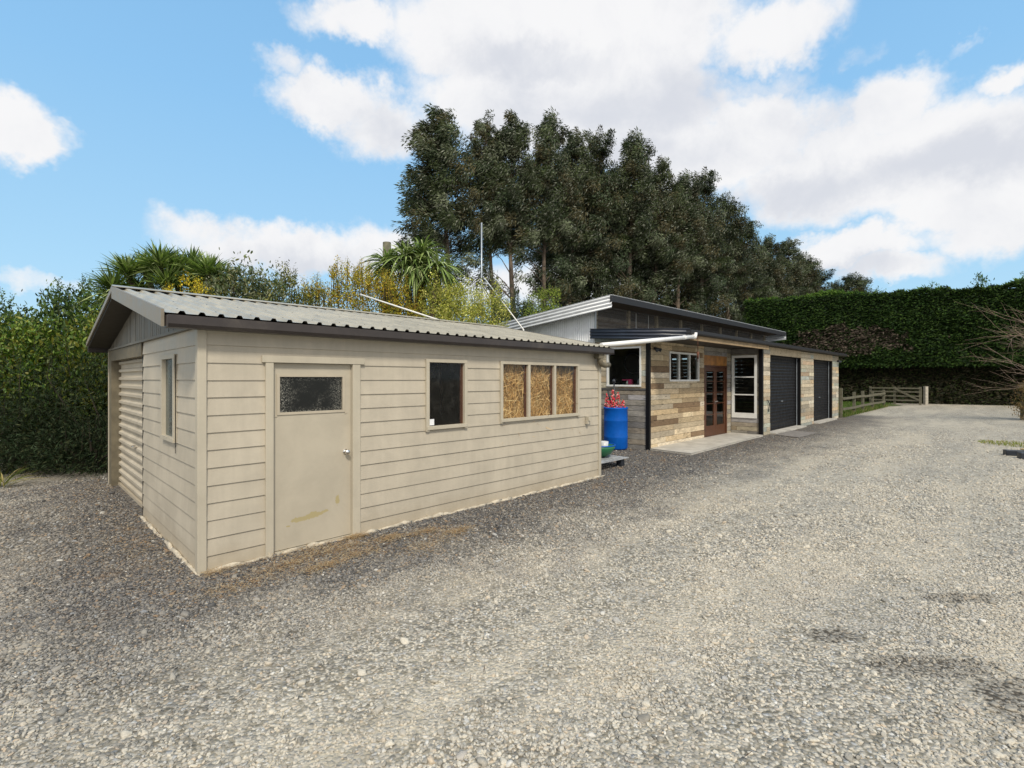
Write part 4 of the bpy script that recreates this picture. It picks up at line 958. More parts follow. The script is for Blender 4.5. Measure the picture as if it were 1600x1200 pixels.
o = mb.build('gate_post', M['palepost'], None, tuple(p), local=False); tag(o, 'lone pale square post to the right of the farm gate', 'post')
wr('corner_fence', 'short mossy timber fence at the right edge of the drive', 'fence', gp(1597, 21.9), gp(1700, 20.5), .80, (.66, .32), 4)
# grass edges along the fence
def grass(name, label, X_, Y_, hmin, hmax, cols, cat='grass', wdt=.012, z0=0.0, lean=.35):
    n = len(X_); c = np.stack([X_, Y_, np.full(n, z0 - .005)], 1); d = rng.normal(0, lean, (n, 3)); d[:, 2] = 1
    o = leaf_mesh(name, c, d, unit(n), rng.uniform(hmin, hmax, n), wdt, pal(cols, n), M['leaf'], 'rh'); return tag(o, label, cat, kind='stuff')
GC = [(.07, .14, .02), (.10, .17, .03), (.13, .17, .05), (.05, .11, .02)]
n = 5200; s = rng.uniform(25.9, 38.2, n); t_ = np.abs(rng.normal(0, .28, n)) - .08
pw = np.array([w_of(a, b)[:2] for a, b in zip(s, t_)]); grass('verge_grass', 'ragged green grass along the foot of the rail fence', pw[:, 0], pw[:, 1], .08, .32, GC + [(.3, .22, .11)])
n = 16000; s = rng.uniform(26.3, 44, n); t_ = rng.uniform(.3, 9, n); pw = np.array([w_of(a, b)[:2] for a, b in zip(s, t_)])
grass('lawn_grass', 'bright green lawn grass behind the rail fence', pw[:, 0], pw[:, 1], .05, .13, [(.075, .13, .025), (.09, .145, .03), (.06, .105, .02)], wdt=.03, z0=.02)
n = 900; an = rng.random(n) * 6.28; rr = np.sqrt(rng.random(n)); grass('grass_patch', 'small yellow green grass patch beside the black beams', 13.75 + rr * .7 * np.cos(an), 13.6 + rr * .8 * np.sin(an), .03, .10, [(.22, .26, .04), (.16, .22, .04), (.28, .24, .09)], wdt=.012)
# black beams and yellowish plank at the right edge
def beamthing(nm_, lab, p0, p1, wd_, hg_, mt, cat='beam', grp=None):
    p0, p1 = Vector(p0), Vector(p1); mb = MB(); mb.beam(p0, p1, wd_, hg_)
    d = (p1 - p0).normalized(); e_ = Vector((0, 0, hg_ / 2 + .006))
    o = mb.build(nm_, mt, None, tuple(p0), local=False, bevel=.012); return tag(o, lab, cat, grp)
beamthing('black_beam', 'nearer black plastic beam lying at the right edge of the gravel', (11.45, 11.25, .07), (12.6, 10.7, .07), .20, .15, M['blackpl'], grp='black beams beside the drive')
beamthing('black_beam', 'farther black plastic beam with a notched end at the right edge', (11.62, 11.75, .065), (12.9, 11.2, .065), .17, .13, M['blackpl'], grp='black beams beside the drive')
beamthing('timber_plank', 'yellow timber plank lying behind the black beams', (12.3, 12.0, .10), (13.6, 11.7, .14), .16, .04, simple('yellow_timber', (.52, .40, .20), .7))

# ================================================================ straw, needles, fallen twigs
def litter(name, label, n, cs, cols, ln=(.025, .09), wd=.003, mat='straw', cat='litter', z=.019):
    k = rng.integers(0, len(cs), n); cs_ = np.array(cs)[k]; st = cs_[:, :2] + rng.normal(size=(n, 2)) * cs_[:, 2:4]
    st[:, 1] = np.where((st[:, 0] > 0) & (st[:, 1] > -.05), -.05 - rng.random(n) * .12, st[:, 1])
    xy = np.array([w_of(a, b)[:2] for a, b in st]); zz = np.array([hgt_at(a, b) for a, b in xy]) + z + rng.random(n) * .014
    d = rng.normal(size=(n, 3)); d[:, 2] *= .12
    o = leaf_mesh(name, np.column_stack([xy, zz]), d, np.tile([0, 0, 1.0], (n, 1)) + rng.normal(0, .2, (n, 3)), rng.uniform(*ln, n), wd, pal(cols, n), M[mat], 'rh'); return tag(o, label, cat, kind='stuff')
litter('straw_litter', 'orange straw and needles scattered on the gravel outside the tan door', 8500,
       [(1.0, -.22, .22, .10), (1.25, -.35, .2, .08), (.62, -.42, .16, .07), (1.2, -.62, .18, .07), (.85, -.7, .12, .06), (2.15, -.5, .16, .06), (2.45, -.75, .12, .06), (1.75, -.42, .1, .06), (1.5, -.08, .08, .04), (.15, -.62, .2, .09), (1.9, -.9, .25, .12), (.4, -.3, .5, .25), (-.25, 1.2, .2, .7), (-.2, 5.2, .3, .4), (-.35, 3.2, .25, 1.2)],
       [(.40, .26, .13), (.46, .34, .19), (.32, .19, .09), (.56, .46, .30)])
litter('fallen_twigs', 'pale straw stems and small brown leaves strewn over the drive', 520, [(1.5, -2.5, 3.5, 1.5), (-1.5, -1.0, 2, 2), (4, -1.5, 4, 1)], [(.62, .52, .36), (.5, .4, .25), (.12, .06, .03)], (.04, .13), .004, z=.02)

# ================================================================ TREES
def euc(seed, low=.17):
    """one gum tree, 20 m tall: returns trunk MB and crown arrays (base at origin)"""
    r_ = np.random.default_rng(seed); rr = random.Random(seed); H = 20.0
    mb = MB(); lean = r_.normal(0, .25, 2)
    def trunk(z): f = z / H; return Vector((lean[0] * f + .25 * math.sin(f * 5 + seed), lean[1] * f + .2 * math.cos(f * 4 + seed), z))
    mb.tube([trunk(z) for z in np.linspace(-.3, H * .95, 14)], [max(.025, .27 * (1 - i / 13.6)) for i in range(14)], 8)
    C = []
    prof = lambda f: 2.75 * (math.sin(math.pi * min(1, max(0, (f - .08) / .93)) ** .90) ** .62) * (1 - .18 * f)
    nl = 124
    for i in range(nl):
        f = low + (.97 - low) * (i + rr.random()) / nl if i > 16 or low < .3 else rr.uniform(.22, low); z = f * H; p = trunk(z * .94); an = rr.random() * 6.283; R_ = prof(f) * rr.uniform(.40, 1.08)
        thin = (low > .3 and i <= 16); R_ *= .8 if thin else 1; rise = rr.uniform(.5, 1.7) * (1.0 if f > .35 else .5); e = p + Vector((math.cos(an) * R_, math.sin(an) * R_, rise))
        if e.z > H: e.z = H - rr.random() * .4
        m_ = p.lerp(e, .5) + Vector((0, 0, rise * .12))
        mb.tube([p, m_, e], [.055 * (1.2 - f), .035 * (1.2 - f), .010], 4, cap=False)
        nc = 1 if thin else 1 + (rr.random() < .8) + (R_ > 1.4)
        for j in range(nc):
            q = p.lerp(e, 1 - .33 * j * rr.uniform(.6, 1)) + Vector(r_.normal(0, .16, 3)); C.append((q, R_, f))
    for k in range(4): C.append((trunk(H * .95) + Vector((r_.normal(0, .22), r_.normal(0, .22), k * .35 - .3)), .4, 1))
    PC, PD, PN, PL, PW_, CC = [], [], [], [], [], []
    cols = np.array([(.034, .046, .018), (.048, .062, .027), (.020, .028, .012), (.085, .098, .058), (.066, .058, .028), (.042, .058, .030)])
    for q, R_, f in C:
        m_ = int(rr.uniform(120, 220) * (.6 if f > .93 else 1)); rad = rr.uniform(.36, .66) * (.65 if f > .9 else 1)
        off = r_.normal(size=(m_, 3)); off = norm(off) * (r_.random((m_, 1)) ** .45) * rad * np.array([1.05, 1.0, .95])
        # wind from the right: sprays stream to the left and hang
        side = np.array([-1.0, 0, 0]); d = norm(off) * .40 + side * .65 + np.array([0, 0, rr.uniform(-1.0, -.1)]) + r_.normal(0, .24, (m_, 3))
        d = np.where(off[:, 2:3] > rad * .3, d + np.array([0, 0, .45]), d)
        PC.append(np.array(q) + off); PD.append(d); PN.append(r_.normal(size=(m_, 3)) + np.array([0, 0, .6])); PL.append(r_.uniform(.15, .30, m_)); PW_.append(r_.uniform(.04, .075, m_))
        base = cols[r_.integers(0, 6)] * r_.uniform(.7, 1.85); jit = base * r_.uniform(.65, 1.4, (m_, 1)); pale = r_.random(m_) < .14; jit[pale] = np.array([.19, .20, .155]) * r_.uniform(.7, 1.2, (pale.sum(), 1)); CC.append(jit)
    return mb, [np.concatenate(x) for x in (PC, PD, PN, PL, PW_, CC)]
EUC = []
def make_euc_proto(seed, loc, label, grp):
    mb, (c, d, nn, L_, W_, C_) = euc(seed, .47 if seed < 104 else .22)
    root = thing('eucalyptus_tree', label, 'tree', tuple(loc), grp, local=False); ORG[root.name] = Vector((0, 0, 0))
    tr = mb.build('trunk', M['bark'], root); cr = leaf_mesh('crown', c, d, nn, L_, W_, np.clip(C_, 0, 1), M['eleaf'], 'rh', root); return root
def dup(root, loc, rz, label=None):
    r_ = root.copy(); col.objects.link(r_); r_.location = loc; r_.rotation_euler = (0, 0, rz)
    if label: r_['label'] = label
    for ch in list(root.children):
        c = ch.copy(); col.objects.link(c); c.parent = r_
    return r_
# (px of the trunk, distance, px height of the top, width factor)
row = [(697, 31.5, 160, 1.22), (768, 33, 176, .85), (800, 32.5, 155, .95), (852, 34, 166, .95), (893, 35.5, 188, 1.0), (938, 36.5, 196, 1.05), (984, 38, 208, 1.05), (1022, 39.5, 248, 1.1), (1062, 41, 274, 1.15),
       (1100, 43, 262, 1.1), (1133, 46, 304, 1.15), (1166, 49, 342, 1.2), (1196, 53, 372, 1.2), (1226, 58, 374, 1.35), (1252, 63, 398, 1.5), (1284, 68, 418, 1.6), (1328, 74, 430, 1.9)]
back = [(880, 42, 240), (920, 43, 250), (960, 44, 262), (1005, 46, 285), (1045, 48, 300), (1085, 50, 310), (1120, 53, 340), (1155, 57, 372), (1240, 67, 420), (1268, 70, 425), (1306, 76, 438)]
ordn = ['first', 'second', 'third', 'fourth', 'fifth', 'sixth', 'seventh', 'eighth', 'ninth', 'tenth', 'eleventh', 'twelfth', 'thirteenth', 'fourteenth', 'fifteenth', 'sixteenth', 'seventeenth']
protos = []; GR = 'windblown eucalyptus trees in the shelterbelt'
for i, (px, d, py, wf) in enumerate(row):
    top = at(px, py + (9 if i < 5 else -3), d); loc = (top.x, top.y, 0)
    lab = ('leftmost and nearest tall eucalyptus in the row, with sky beside its bare lower trunk' if i == 0 else
           'lone pointed eucalyptus top standing above its neighbours right of the middle of the row' if i == 9 else
           'last small eucalyptus at the far right end of the row above the hedge' if i == 16 else
           ordn[i] + ' tall eucalyptus from the left in the front line of the shelterbelt')
    if i < 5: r_ = make_euc_proto(100 + i, loc, lab, GR); protos.append(r_)
    else: r_ = dup(protos[[3, 4][i % 2]], loc, [.9, 5.6, .5, 0.2, 5.9][(i * 3) % 5], lab)
    k = top.z / 20.0; r_.scale = (max(k, .72) * wf, max(k, .72) * wf, k)
for i, (px, d, py) in enumerate(back):
    top = at(px, py, d); r_ = dup(protos[3 + (i % 2)], (top.x, top.y, 0), [.3, 5.7, .8, 5.4, 0][i % 5], ordn[i] + ' shorter eucalyptus from the left in the shaded back line of the shelterbelt'); k = top.z / 20.0; r_.scale = (max(k, .8) * 1.15, max(k, .8) * 1.15, k); r_['group'] = 'shaded eucalyptus trees behind the front line'

# ---------------------------------------------------------------- shrubs
def shrub(nm_, label, cat, loc, lobes, n, leaf, cols, mat, kind='rh', up=.6, shoots=0, shoot_h=.8, jit=.35, wts=None, stemcol=None, group=None, hollow=.35, parts=True, spray=0.0):
    """lobes: (x,y,z,rx,ry,rz) relative to loc"""
    root = thing(nm_, label, cat, tuple(loc), group, local=False); ORG[root.name] = Vector((0, 0, 0))
    L_ = np.array(lobes, float); vol = L_[:, 3] * L_[:, 4] * L_[:, 5]; 
    k = rng.choice(len(L_), n, p=vol ** .8 / (vol ** .8).sum()); dirs = unit(n); rad = (hollow + (1 - hollow) * rng.random(n) ** .5)
    # uneven outline: radius modulated by direction noise, leaves bunched in clumps
    ph = rng.random((len(L_), 3)) * 6; bump_ = 1 + .26 * np.sin(dirs[:, 0] * 7 + ph[k, 0]) * np.cos(dirs[:, 2] * 6 + ph[k, 1]) + .10 * np.sin(dirs[:, 1] * 13 + dirs[:, 2] * 11 + ph[k, 2])
    C = L_[k, :3] + dirs * rad[:, None] * bump_[:, None] * L_[k, 3:6]
    nc = max(20, n // 45); cc = C[rng.integers(0, n, nc)]; j = rng.integers(0, nc, n); pull = rng.random(n) < .6
    C2 = cc[j] + rng.normal(size=(n, 3)) * leaf[0] * 1.5; C = np.where(pull[:, None], C2, C)
    cj = (rng.uniform(.62, 1.22, nc) ** 1.8)[j]; cj = np.where(pull, cj, 1.0)
    D_ = dirs * .8 + rng.normal(0, .5, (n, 3)); D_[:, 2] += up; N_l = dirs * .7 + rng.normal(0, .55, (n, 3)); N_l[:, 2] += .5
    if spray: cd_ = unit(nc) * .9; cd_[:, 2] += .5; D_ = np.where(pull[:, None], cd_[j] + rng.normal(0, spray, (n, 3)), D_)
    cl = pal(cols, n, wts, jit) * cj[:, None]; ln = rng.uniform(leaf[0] * .7, leaf[0] * 1.25, n)
    SC, SD, SL = [], [], []; mb = MB()
    for q in range(shoots):
        l = L_[rng.integers(0, len(L_))]; a2 = rng.random() * 6.28; rr = rng.random() ** .5; b = Vector((l[0] + l[3] * .85 * rr * math.cos(a2), l[1] + l[4] * .7 * rr * math.sin(a2), l[2] + l[5] * .75))
        h_ = shoot_h * rng.uniform(.5, 1.15); e = b + Vector((rng.normal(0, .12) * h_, rng.normal(0, .12) * h_, h_)); mb.tube([b - Vector((0, 0, .3)), e], [.008, .003], 4, cap=False)
        m_ = int(h_ / leaf[0] * 13); f = rng.random(m_); SC.append(np.array(b) + (np.array(e) - np.array(b)) * f[:, None] + rng.normal(0, .035, (m_, 3))); sd__ = unit(m_); sd__[:, 2] = np.abs(sd__[:, 2]) * .6 + .45; SD.append(sd__); SL.append(leaf[0] * (1.1 - .6 * f))
    if SC:
        SC = np.concatenate(SC); SD = np.concatenate(SD); SL = np.concatenate(SL); m_ = len(SC); C = np.concatenate([C, SC]); D_ = np.concatenate([D_, SD]); N_l = np.concatenate([N_l, rng.normal(0, .6, (m_, 3)) + [0, 0, .6]]); ln = np.concatenate([ln, SL]); cl = np.concatenate([cl, pal(cols, m_, wts, jit) * 1.15])
    lo = C[:, 2] + loc[2] < .03; C[lo, 2] = .03 - loc[2] + rng.random(lo.sum()) * .2
    leaf_mesh('foliage', C, D_, N_l, ln, ln * leaf[1], np.clip(cl, 0, 1), mat, kind, root)
    for l in lobes:
        for q in range(4):
            b = Vector((l[0] * .6 + rnd.uniform(-.2, .2), l[1] * .6 + rnd.uniform(-.1, .1), -loc[2])); e = Vector((l[0] + rnd.uniform(-.6, .6) * l[3], l[1] + rnd.uniform(-.6, .6) * l[4], l[2] + rnd.uniform(0, .6) * l[5])); mb.tube([b, b.lerp(e, .5) + Vector((rnd.uniform(-.1, .1), 0, .1)), e], [.03, .02, .008], 5, cap=False)
    mb.build('stems', M['stem'], root); return root
LA = [(.075, .14, .018), (.12, .19, .026), (.035, .075, .014), (.19, .25, .05), (.16, .165, .025)]
DK = [(.022, .040, .014), (.030, .055, .018), (.040, .068, .024), (.018, .032, .014)]
FE = [(.018, .034, .015), (.030, .050, .022), (.012, .022, .010), (.048, .070, .036), (.048, .056, .024)]
YL = [(.42, .33, .03), (.34, .30, .04), (.25, .25, .04), (.46, .34, .05), (.16, .19, .04), (.32, .20, .04)]
YG = [(.44, .45, .08), (.52, .51, .13), (.33, .36, .065), (.60, .55, .19), (.18, .22, .04)]
# feathery dark shrubs right behind the gravel on the left
def LB(*l): return list(l)
shrub('feathery_shrub', 'dark feathery shrub beside the garage roller door post', 'shrub', at(118, 745, 9.15)[:2] + (0,) if False else (-8.0, 9.75, 0), LB((0, 0, 1.2, 1.25, .9, 1.25), (.5, .3, 1.7, .9, .8, .75), (-.5, -.1, .6, 1.0, .7, .7), (0, -.25, .4, 1.2, .7, .5)), 24000, (.085, .16), FE, M['leaf'], up=.2, shoots=30, shoot_h=.4, spray=.35, group='dark feathery shrubs')
shrub('feathery_shrub', 'dark feathery shrub at the left edge above the strap leaf tuft', 'shrub', (-9.9, 9.35, 0), LB((0, 0, 1.0, 1.35, .9, 1.2), (-1.0, .2, 1.2, .9, .8, 1.1), (.8, .2, .7, .8, .8, .8), (-.2, -.25, .4, 1.5, .7, .5)), 23000, (.085, .16), FE, M['leaf'], up=.2, shoots=26, shoot_h=.4, spray=.35, group='dark feathery shrubs')
# broad leaved laurel in the middle band
shrub('laurel_shrub', 'bright green broad leaved laurel above the dark shrubs at far left', 'shrub', (-9.9, 10.5, 0), LB((0, 0, 1.75, .95, .9, 1.05), (1.0, .1, 2.15, .75, .8, .85), (-1.1, -.1, 1.95, .85, .9, 1.0), (.45, -.35, 1.5, .7, .6, .7), (-.6, -.4, 1.35, .7, .6, .75)), 15000, (.11, .42), LA, M['gloss'], 'lf', up=.7, shoots=60, shoot_h=.55, group='laurel shrubs')
shrub('laurel_shrub', 'yellow green laurel shrub against the left end of the garage roof', 'shrub', (-8.0, 10.6, 0), LB((0, 0, 1.9, .9, .8, 1.0), (.55, .2, 2.35, .65, .7, .75), (-.6, -.3, 1.6, .6, .5, .7)), 10000, (.105, .42), LA + [(.2, .2, .03)], M['gloss'], 'lf', up=.7, shoots=50, shoot_h=.6, group='laurel shrubs')
shrub('tall_shrub', 'tall dark green shrub with upright shoots against the sky at far left', 'shrub', (-10.6, 12.6, 0), LB((.2, 0, 2.9, 1.3, .9, 1.05), (1.2, .1, 2.8, .8, .8, 1.2), (-.9, 0, 2.75, .7, .8, 1.1), (-2.2, 0, 2.5, 1.0, .8, 1.0)), 17000, (.105, .42), [(.055, .10, .024), (.08, .135, .03), (.035, .065, .018), (.13, .18, .05)], M['gloss'], 'lf', up=.8, shoots=20, shoot_h=.75)
shrub('dark_shrub', 'shaded dark shrub filling the gap behind the laurels', 'shrub', (-9.3, 11.7, 0), LB((0, 0, 1.3, 2.6, .6, 1.7), (-2.2, 0, 1.1, 2.2, .6, 1.5)), 22000, (.13, .4), DK, M['leaf'], 'rh')
# strap leaves
def straps(nm_, label, cat, loc, heads, trunks, grp=None, seed=0):
    """heads: (x,y,z,n,len,width,upbias,droop) relative to loc"""
    root = thing(nm_, label, cat, tuple(loc), grp, local=False); ORG[root.name] = Vector((0, 0, 0))
    PC, PD, PN, PL, PW_, PCo = [], [], [], [], [], []
    if trunks:
        mb = MB()
        for h_ in heads: mb.tube([(h_[0] * .1, h_[1] * .1, -.1), (h_[0] * .4, h_[1] * .5, h_[2] * .5), (h_[0], h_[1], h_[2])], [.13, .10, .07], 8)
        mb.build('trunk', M['bark'], root)
    for (x, y, z, n, ln, wd, ub, dp, cols) in heads:
        d = unit(n); d[:, 2] = d[:, 2] * .8 + ub; d = norm(d); c = np.array([x, y, z]) + d * .06 + rng.normal(0, .03, (n, 3))
        me_nm = 'crown'; o = leaf_mesh(me_nm, c, d, np.tile([0, 0, 1.0], (n, 1)) + rng.normal(0, .25, (n, 3)), rng.uniform(ln * .7, ln * 1.12, n), wd, pal(cols, n, None, .3), M['leaf'], 'blade', root, droop=dp)
    return root
CG = [(.19, .27, .08), (.13, .20, .055), (.26, .34, .11), (.34, .40, .18), (.07, .11, .03)]
hd = []
for i, (px, py) in enumerate(((176, 452), (200, 428), (228, 424), (250, 414), (276, 424), (300, 420), (326, 428), (345, 440), (215, 462), (262, 446), (310, 450), (180, 475))):
    p = at(px, py + 2, 11.4 + .25 * (i % 3)); hd.append((p.x + 7.3, p.y - 11.5, p.z, 250, .66, .034, .62, .20, CG))
straps('cabbage_tree', 'broad dense cabbage tree with many spiky heads above the left end of the garage roof', 'cabbage tree', (-7.3, 11.5, 0), hd, True)
hd = []
for i, (px, py, ub) in enumerate(((640, 424, .35), (668, 416, .35), (690, 436, .2), (612, 432, .3), (655, 440, .1))):
    p = at(px - 6, py - 20, 12.8 + .2 * (i % 2)); hd.append((p.x + 2.4, p.y - 12.9, p.z, 190, .86, .044, ub, .5, CG + [(.34, .40, .2)]))
straps('cabbage_tree', 'cabbage tree with drooping strap leaves in front of the leftmost eucalyptus', 'cabbage tree', (-2.4, 12.9, 0), hd, True)
straps('flax_tuft', 'small yellow green tuft of strap leaves on the gravel at the left edge', 'flax', (-8.42, 8.2, 0), [(0, 0, 0, 46, .62, .022, .9, .35, [(.14, .17, .04), (.22, .22, .06), (.10, .13, .03), (.3, .25, .1)])], False)
# stump behind the cabbage tree
p = at(604, 440, 14.2); mb = MB(); mb.tube([(p.x, p.y, 0), (p.x + .02, p.y, 3.0), (p.x + .01, p.y, 1.8 + (592 - 379) / FPX * 14.2)], [.17, .13, .115], 14); mb.tube([(p.x, p.y, 3.6), (p.x - .12, p.y, 3.9)], [.04, .03], 6)
o = mb.build('dead_trunk', M['fence'], None, (p.x, p.y, 0), local=False); tag(o, 'cut off grey trunk standing behind the drooping cabbage tree', 'dead trunk')
# shrubs behind the garage roof
def shrub_px(nm_, label, px0, px1, pyt, d, n, leaf, cols, mat, kind='rh', shoots=30, shoot_h=.5, nl=4, zb=1.5, depth=.8, **kw):
    c = at((px0 + px1) / 2, pyt, d); wd = (px1 - px0) / FPX * d; top = c.z; lobes = []
    for i in range(nl):
        f = (i + .5) / nl; rx = wd / nl * .85; hz = (top - zb) / 2; k = 1.0 + .14 * rnd.random() if 0 < i < nl - 1 or nl < 3 else .9
        lobes.append(((f - .5) * wd, rnd.uniform(-.2, .2), zb + hz * k, rx, depth, hz * k))
    return shrub(nm_, label, 'shrub', (c.x, d, 0), lobes, n, leaf, cols, mat, kind, shoots=shoots, shoot_h=shoot_h, **kw)
shrub_px('yellow_shrub', 'small patch of bright yellow leaves just over the left roof ridge', 262, 330, 440, 10.0, 2200, (.055, .5), [(.45, .37, .03), (.5, .36, .03), (.32, .3, .04)], M['leaf'], shoots=10, shoot_h=.2, nl=3, zb=2.4, depth=.35, group='yellow shrubs behind the garage')
shrub_px('mixed_shrub', 'grey green shrub with large leaves right of the spiky cabbage tree heads', 325, 440, 428, 10.9, 9500, (.085, .42), [(.09, .12, .05), (.13, .16, .08), (.055, .085, .03), (.24, .25, .16), (.16, .16, .05)], M['gloss'], 'lf', shoots=12, shoot_h=.35, nl=3, zb=2.2, depth=.7)
shrub_px('mixed_shrub', 'low olive green shrub over the middle of the garage roof ridge', 395, 500, 444, 12.0, 9000, (.07, .42), [(.11, .13, .04), (.16, .17, .05), (.07, .09, .03), (.26, .24, .05)], M['leaf'], shoots=20, shoot_h=.4, nl=3, zb=2.2, depth=.7)
shrub_px('yellow_shrub', 'large twiggy yellow leaved shrub left of the drooping cabbage tree', 478, 650, 436, 12.2, 20000, (.06, .45), YL, M['leaf'], shoots=70, shoot_h=.5, nl=4, zb=2.0, depth=.9, group='yellow shrubs behind the garage')
shrub_px('yellow_shrub', 'lower yellow brown shrub under the drooping cabbage tree heads', 600, 712, 455, 13.6, 9000, (.06, .42), YL + [(.14, .15, .04), (.2, .14, .05)], M['leaf'], shoots=50, shoot_h=.5, nl=3, zb=2.0, depth=.8, group='yellow shrubs behind the garage')
shrub_px('pittosporum', 'rounded pale yellow green shrub left of the galvanised pole', 664, 728, 452, 12.6, 15000, (.045, .55), YG, M['leaf'], shoots=0, up=.2, nl=2, zb=2.0, depth=.8, hollow=.6, group='rounded pale green shrubs')
shrub_px('pittosporum', 'rounded pale yellow green shrub behind and right of the galvanised pole', 716, 782, 456, 13.2, 15000, (.045, .55), YG, M['leaf'], shoots=0, up=.2, nl=2, zb=2.0, depth=.8, hollow=.6, group='rounded pale green shrubs')
shrub_px('pittosporum', 'yellow green shrub just left of the barn roof edge', 826, 872, 458, 19.5, 5200, (.07, .55), [(.20, .25, .04), (.27, .3, .06), (.13, .18, .03), (.08, .12, .03)], M['leaf'], shoots=20, shoot_h=.3, nl=2, zb=2.6, depth=1.0, group='rounded pale green shrubs')
shrub_px('dark_conifer', 'dark conifer in the gap between the pale shrubs below the trees', 776, 830, 470, 21.0, 5200, (.12, .22), [(.022, .036, .02), (.035, .052, .028), (.05, .07, .03)], M['leaf'], shoots=24, shoot_h=.9, nl=3, zb=2.0, depth=1.2)
shrub_px('understorey_bush', 'long dark bush growing beneath the left eucalyptus trunks', 600, 900, 486, 29.0, 9000, (.2, .3), [(.03, .045, .02), (.05, .07, .03), (.08, .09, .035), (.1, .1, .03)], M['leaf'], shoots=60, shoot_h=.9, nl=7, zb=1.5, depth=1.4)

# ================================================================ HEDGE
hA, hB = Vector((19.5, 41.6, 0)), Vector((45.0, 26.0, 0)); hd_ = (hB - hA).normalized(); hn = Vector((hd_.y, -hd_.x, 0))
if hn.y > 0: hn = -hn
HL = (hB - hA).length
hedge = thing('hedge', 'tall clipped dark green conifer hedge with a dead brown patch at the drive end', 'hedge', tuple(hA), local=False)
def htop(a): return 8.15 + .22 * noise.noise(Vector((a * 1.6, 0, 3))) + .16 * noise.noise(Vector((a * 5.0, 0, 6))) + .25 * math.sin(a * .35) + .15 * math.sin(a * 1.1 + 1) + .012 * a
def hface(a, z):   # how far the clipped face stands forward
    b = .22 * noise.noise(Vector((a * .5, z * .6, 2.0))) + .10 * noise.noise(Vector((a * 1.9, z * 1.9, 5.0)))
    return b + (0.0 if z > 2.7 else -.75 + .35 * max(0, 1 - z / 1.2))
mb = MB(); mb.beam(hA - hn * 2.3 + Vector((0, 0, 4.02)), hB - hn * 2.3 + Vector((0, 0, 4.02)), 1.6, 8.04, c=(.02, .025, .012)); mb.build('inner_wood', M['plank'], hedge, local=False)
n = 118000; a_ = rng.random(n) * HL; z_ = rng.random(n) ** .95 * 8.3
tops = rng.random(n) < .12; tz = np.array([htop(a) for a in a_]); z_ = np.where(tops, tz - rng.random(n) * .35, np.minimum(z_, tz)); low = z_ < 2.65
dep = np.array([hface(a, z) for a, z in zip(a_, z_)]) - rng.random(n) ** 1.6 * .42; dep = np.where(tops, dep - rng.random(n) * 1.4, dep)
C = np.array(hA)[None] + np.outer(a_, np.array(hd_)) + np.outer(dep, np.array(hn)); C[:, 2] = z_
# dead patch mask
da = (a_ - 6.6) / 4.6; dz = (z_ - 4.6) / 1.25; nzv = np.array([noise.noise(Vector((a * .55, z * .9, 9.0))) + .55 * noise.noise(Vector((a * 1.7, z * 2.2, 4.0))) for a, z in zip(a_, z_)])
dead = ((da ** 2 + dz ** 2) + nzv * 1.25 < .95) & ~tops
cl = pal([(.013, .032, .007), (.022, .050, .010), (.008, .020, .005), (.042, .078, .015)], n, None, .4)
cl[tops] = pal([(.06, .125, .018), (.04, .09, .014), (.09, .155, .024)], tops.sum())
cl[dead] = pal([(.10, .080, .062), (.075, .060, .047), (.04, .032, .025), (.15, .12, .095), (.022, .04, .010), (.018, .03, .008)], dead.sum())
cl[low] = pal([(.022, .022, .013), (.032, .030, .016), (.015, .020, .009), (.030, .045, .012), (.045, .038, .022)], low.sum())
Dv = rng.normal(0, .45, (n, 3)); Dv += np.outer(rng.uniform(.2, .8, n), np.array(hn)) + np.outer(-np.ones(n) * .8, np.array(hd_)); Dv[:, 2] -= .15; Dv[tops, 2] += .9
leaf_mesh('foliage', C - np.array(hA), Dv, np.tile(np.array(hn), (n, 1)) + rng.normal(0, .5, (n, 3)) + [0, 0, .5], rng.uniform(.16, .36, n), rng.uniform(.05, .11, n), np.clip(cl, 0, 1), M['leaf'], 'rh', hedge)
# regrowth leaders poking out of the top
mb = MB(); LC, LD = [], []
for a0, h_ in ((14.6, .9), (14.9, .6), (17.0, .5), (23.2, .7), (23.6, 1.5), (24.2, 1.0), (24.9, 1.2), (26.2, .9), (27.5, 1.1), (12.2, .4), (9.0, .35), (29, .8)):
    p = hA + hd_ * a0 - hn * .4 + Vector((0, 0, htop(a0) - .2)); mb.tube([p, p + Vector((rnd.uniform(-.1, .1), 0, h_ + .2))], [.02, .006], 5)
    m_ = int(150 * h_); f = rng.random(m_); LC.append(np.array(p) + np.outer(f, [0, 0, h_ + .25]) + rng.normal(0, 1, (m_, 3)) * ((1 - f) * .30 + .05)[:, None]); d = unit(m_); d[:, 2] = np.abs(d[:, 2]) + .5; LD.append(d)
mb.build('leader_stems', M['twig'], hedge, local=False); LC = np.concatenate(LC); LD = np.concatenate(LD)
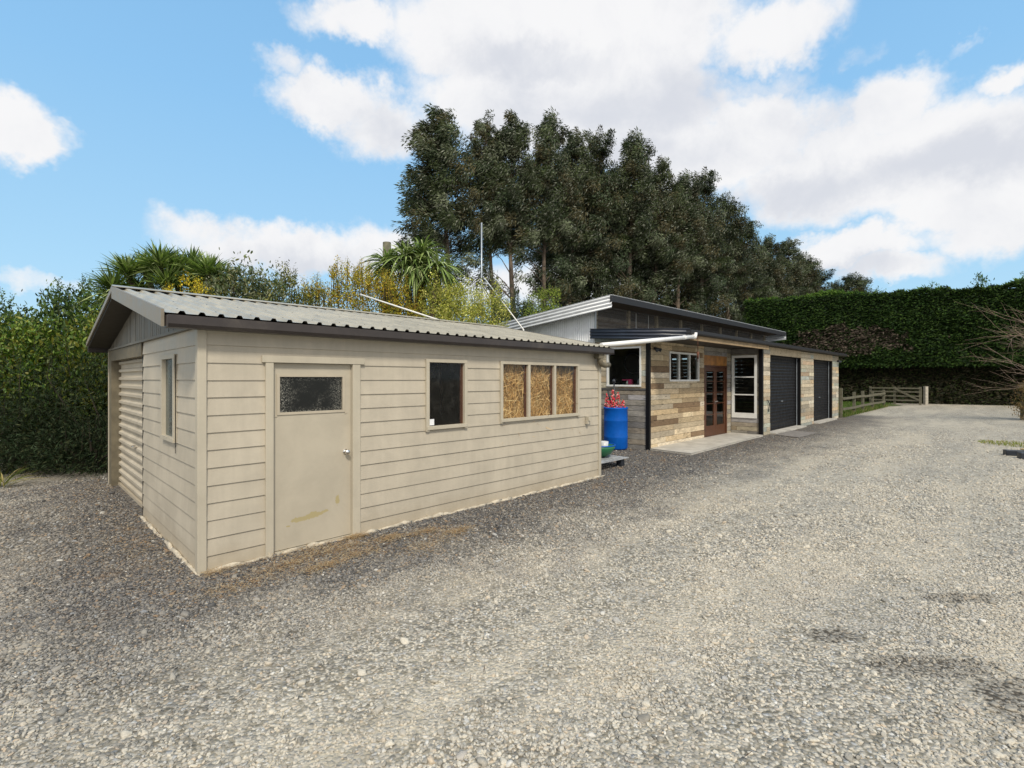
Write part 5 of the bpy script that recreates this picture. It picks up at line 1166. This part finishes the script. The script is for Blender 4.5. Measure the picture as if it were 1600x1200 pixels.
leaf_mesh('leader_foliage', LC - np.array(hA), LD, unit(len(LC)), rng.uniform(.12, .26, len(LC)), .06, pal([(.055, .12, .02), (.035, .08, .018), (.09, .16, .03)], len(LC)), M['leaf'], 'rh', hedge)
# cut stems showing in the dark undercut
mb = MB()
for k in range(14): a0 = rnd.uniform(4, HL); p = hA + hd_ * a0 - hn * rnd.uniform(.95, 1.2); mb.tube([p, p + Vector((rnd.uniform(-.2, .2), 0, 2.7))], [.05, .03], 5, cap=False)
mb.build('lower_stems', M['twig'], hedge, local=False)

# ================================================================ bare shrub at the right edge
def bare(loc, seed=3):
    rr = random.Random(seed); root = thing('bare_shrub', 'leafless pinkish branched shrub reaching in from the right edge', 'shrub', tuple(loc), local=False); mb = MB()
    def grow(p, d, ln, r_, lv):
        pts = [p]; dd = d.copy()
        for i in range(4): dd = (dd + Vector((rr.uniform(-.16, .16), rr.uniform(-.16, .16), rr.uniform(-.10, .12)))).normalized(); pts.append(pts[-1] + dd * ln / 4)
        mb.tube(pts, [r_ * (1 - .14 * i) for i in range(5)], 5 if lv < 2 else 3, cap=False)
        if lv >= 4: return
        for k in range(rr.choice((3, 4)) if lv < 3 else 2):
            f = rr.choice((2, 3, 4, 4)); nd = (dd + Vector((rr.uniform(-.65, .65), rr.uniform(-.65, .65), rr.uniform(-.40, .45)))).normalized(); grow(pts[f], nd, ln * rr.uniform(.6, .85), r_ * .58, lv + 1)
    for k in range(9):
        an = math.pi + rr.uniform(-1.2, 1.2) if k < 6 else rr.uniform(-1.5, 1.5); el = rr.uniform(.25, 1.05)
        grow(Vector(loc) + Vector((0, 0, .1)), Vector((math.cos(an) * math.cos(el), math.sin(an) * math.cos(el) * .7, math.sin(el))), rr.uniform(1.7, 2.3), .045, 0)
    mb.build('branches', M['pinktwig'], root, local=False)
bare((24.7, 19.5, .9))
shrub('brown_bush', 'rusty brown low bush behind the mossy corner fence', 'shrub', (22.9, 21.6, 0), LB((0, 0, .7, .9, .6, .75)), 2600, (.12, .2), [(.30, .19, .09), (.22, .15, .07), (.15, .13, .05)], M['leaf'], shoots=20, shoot_h=.4)
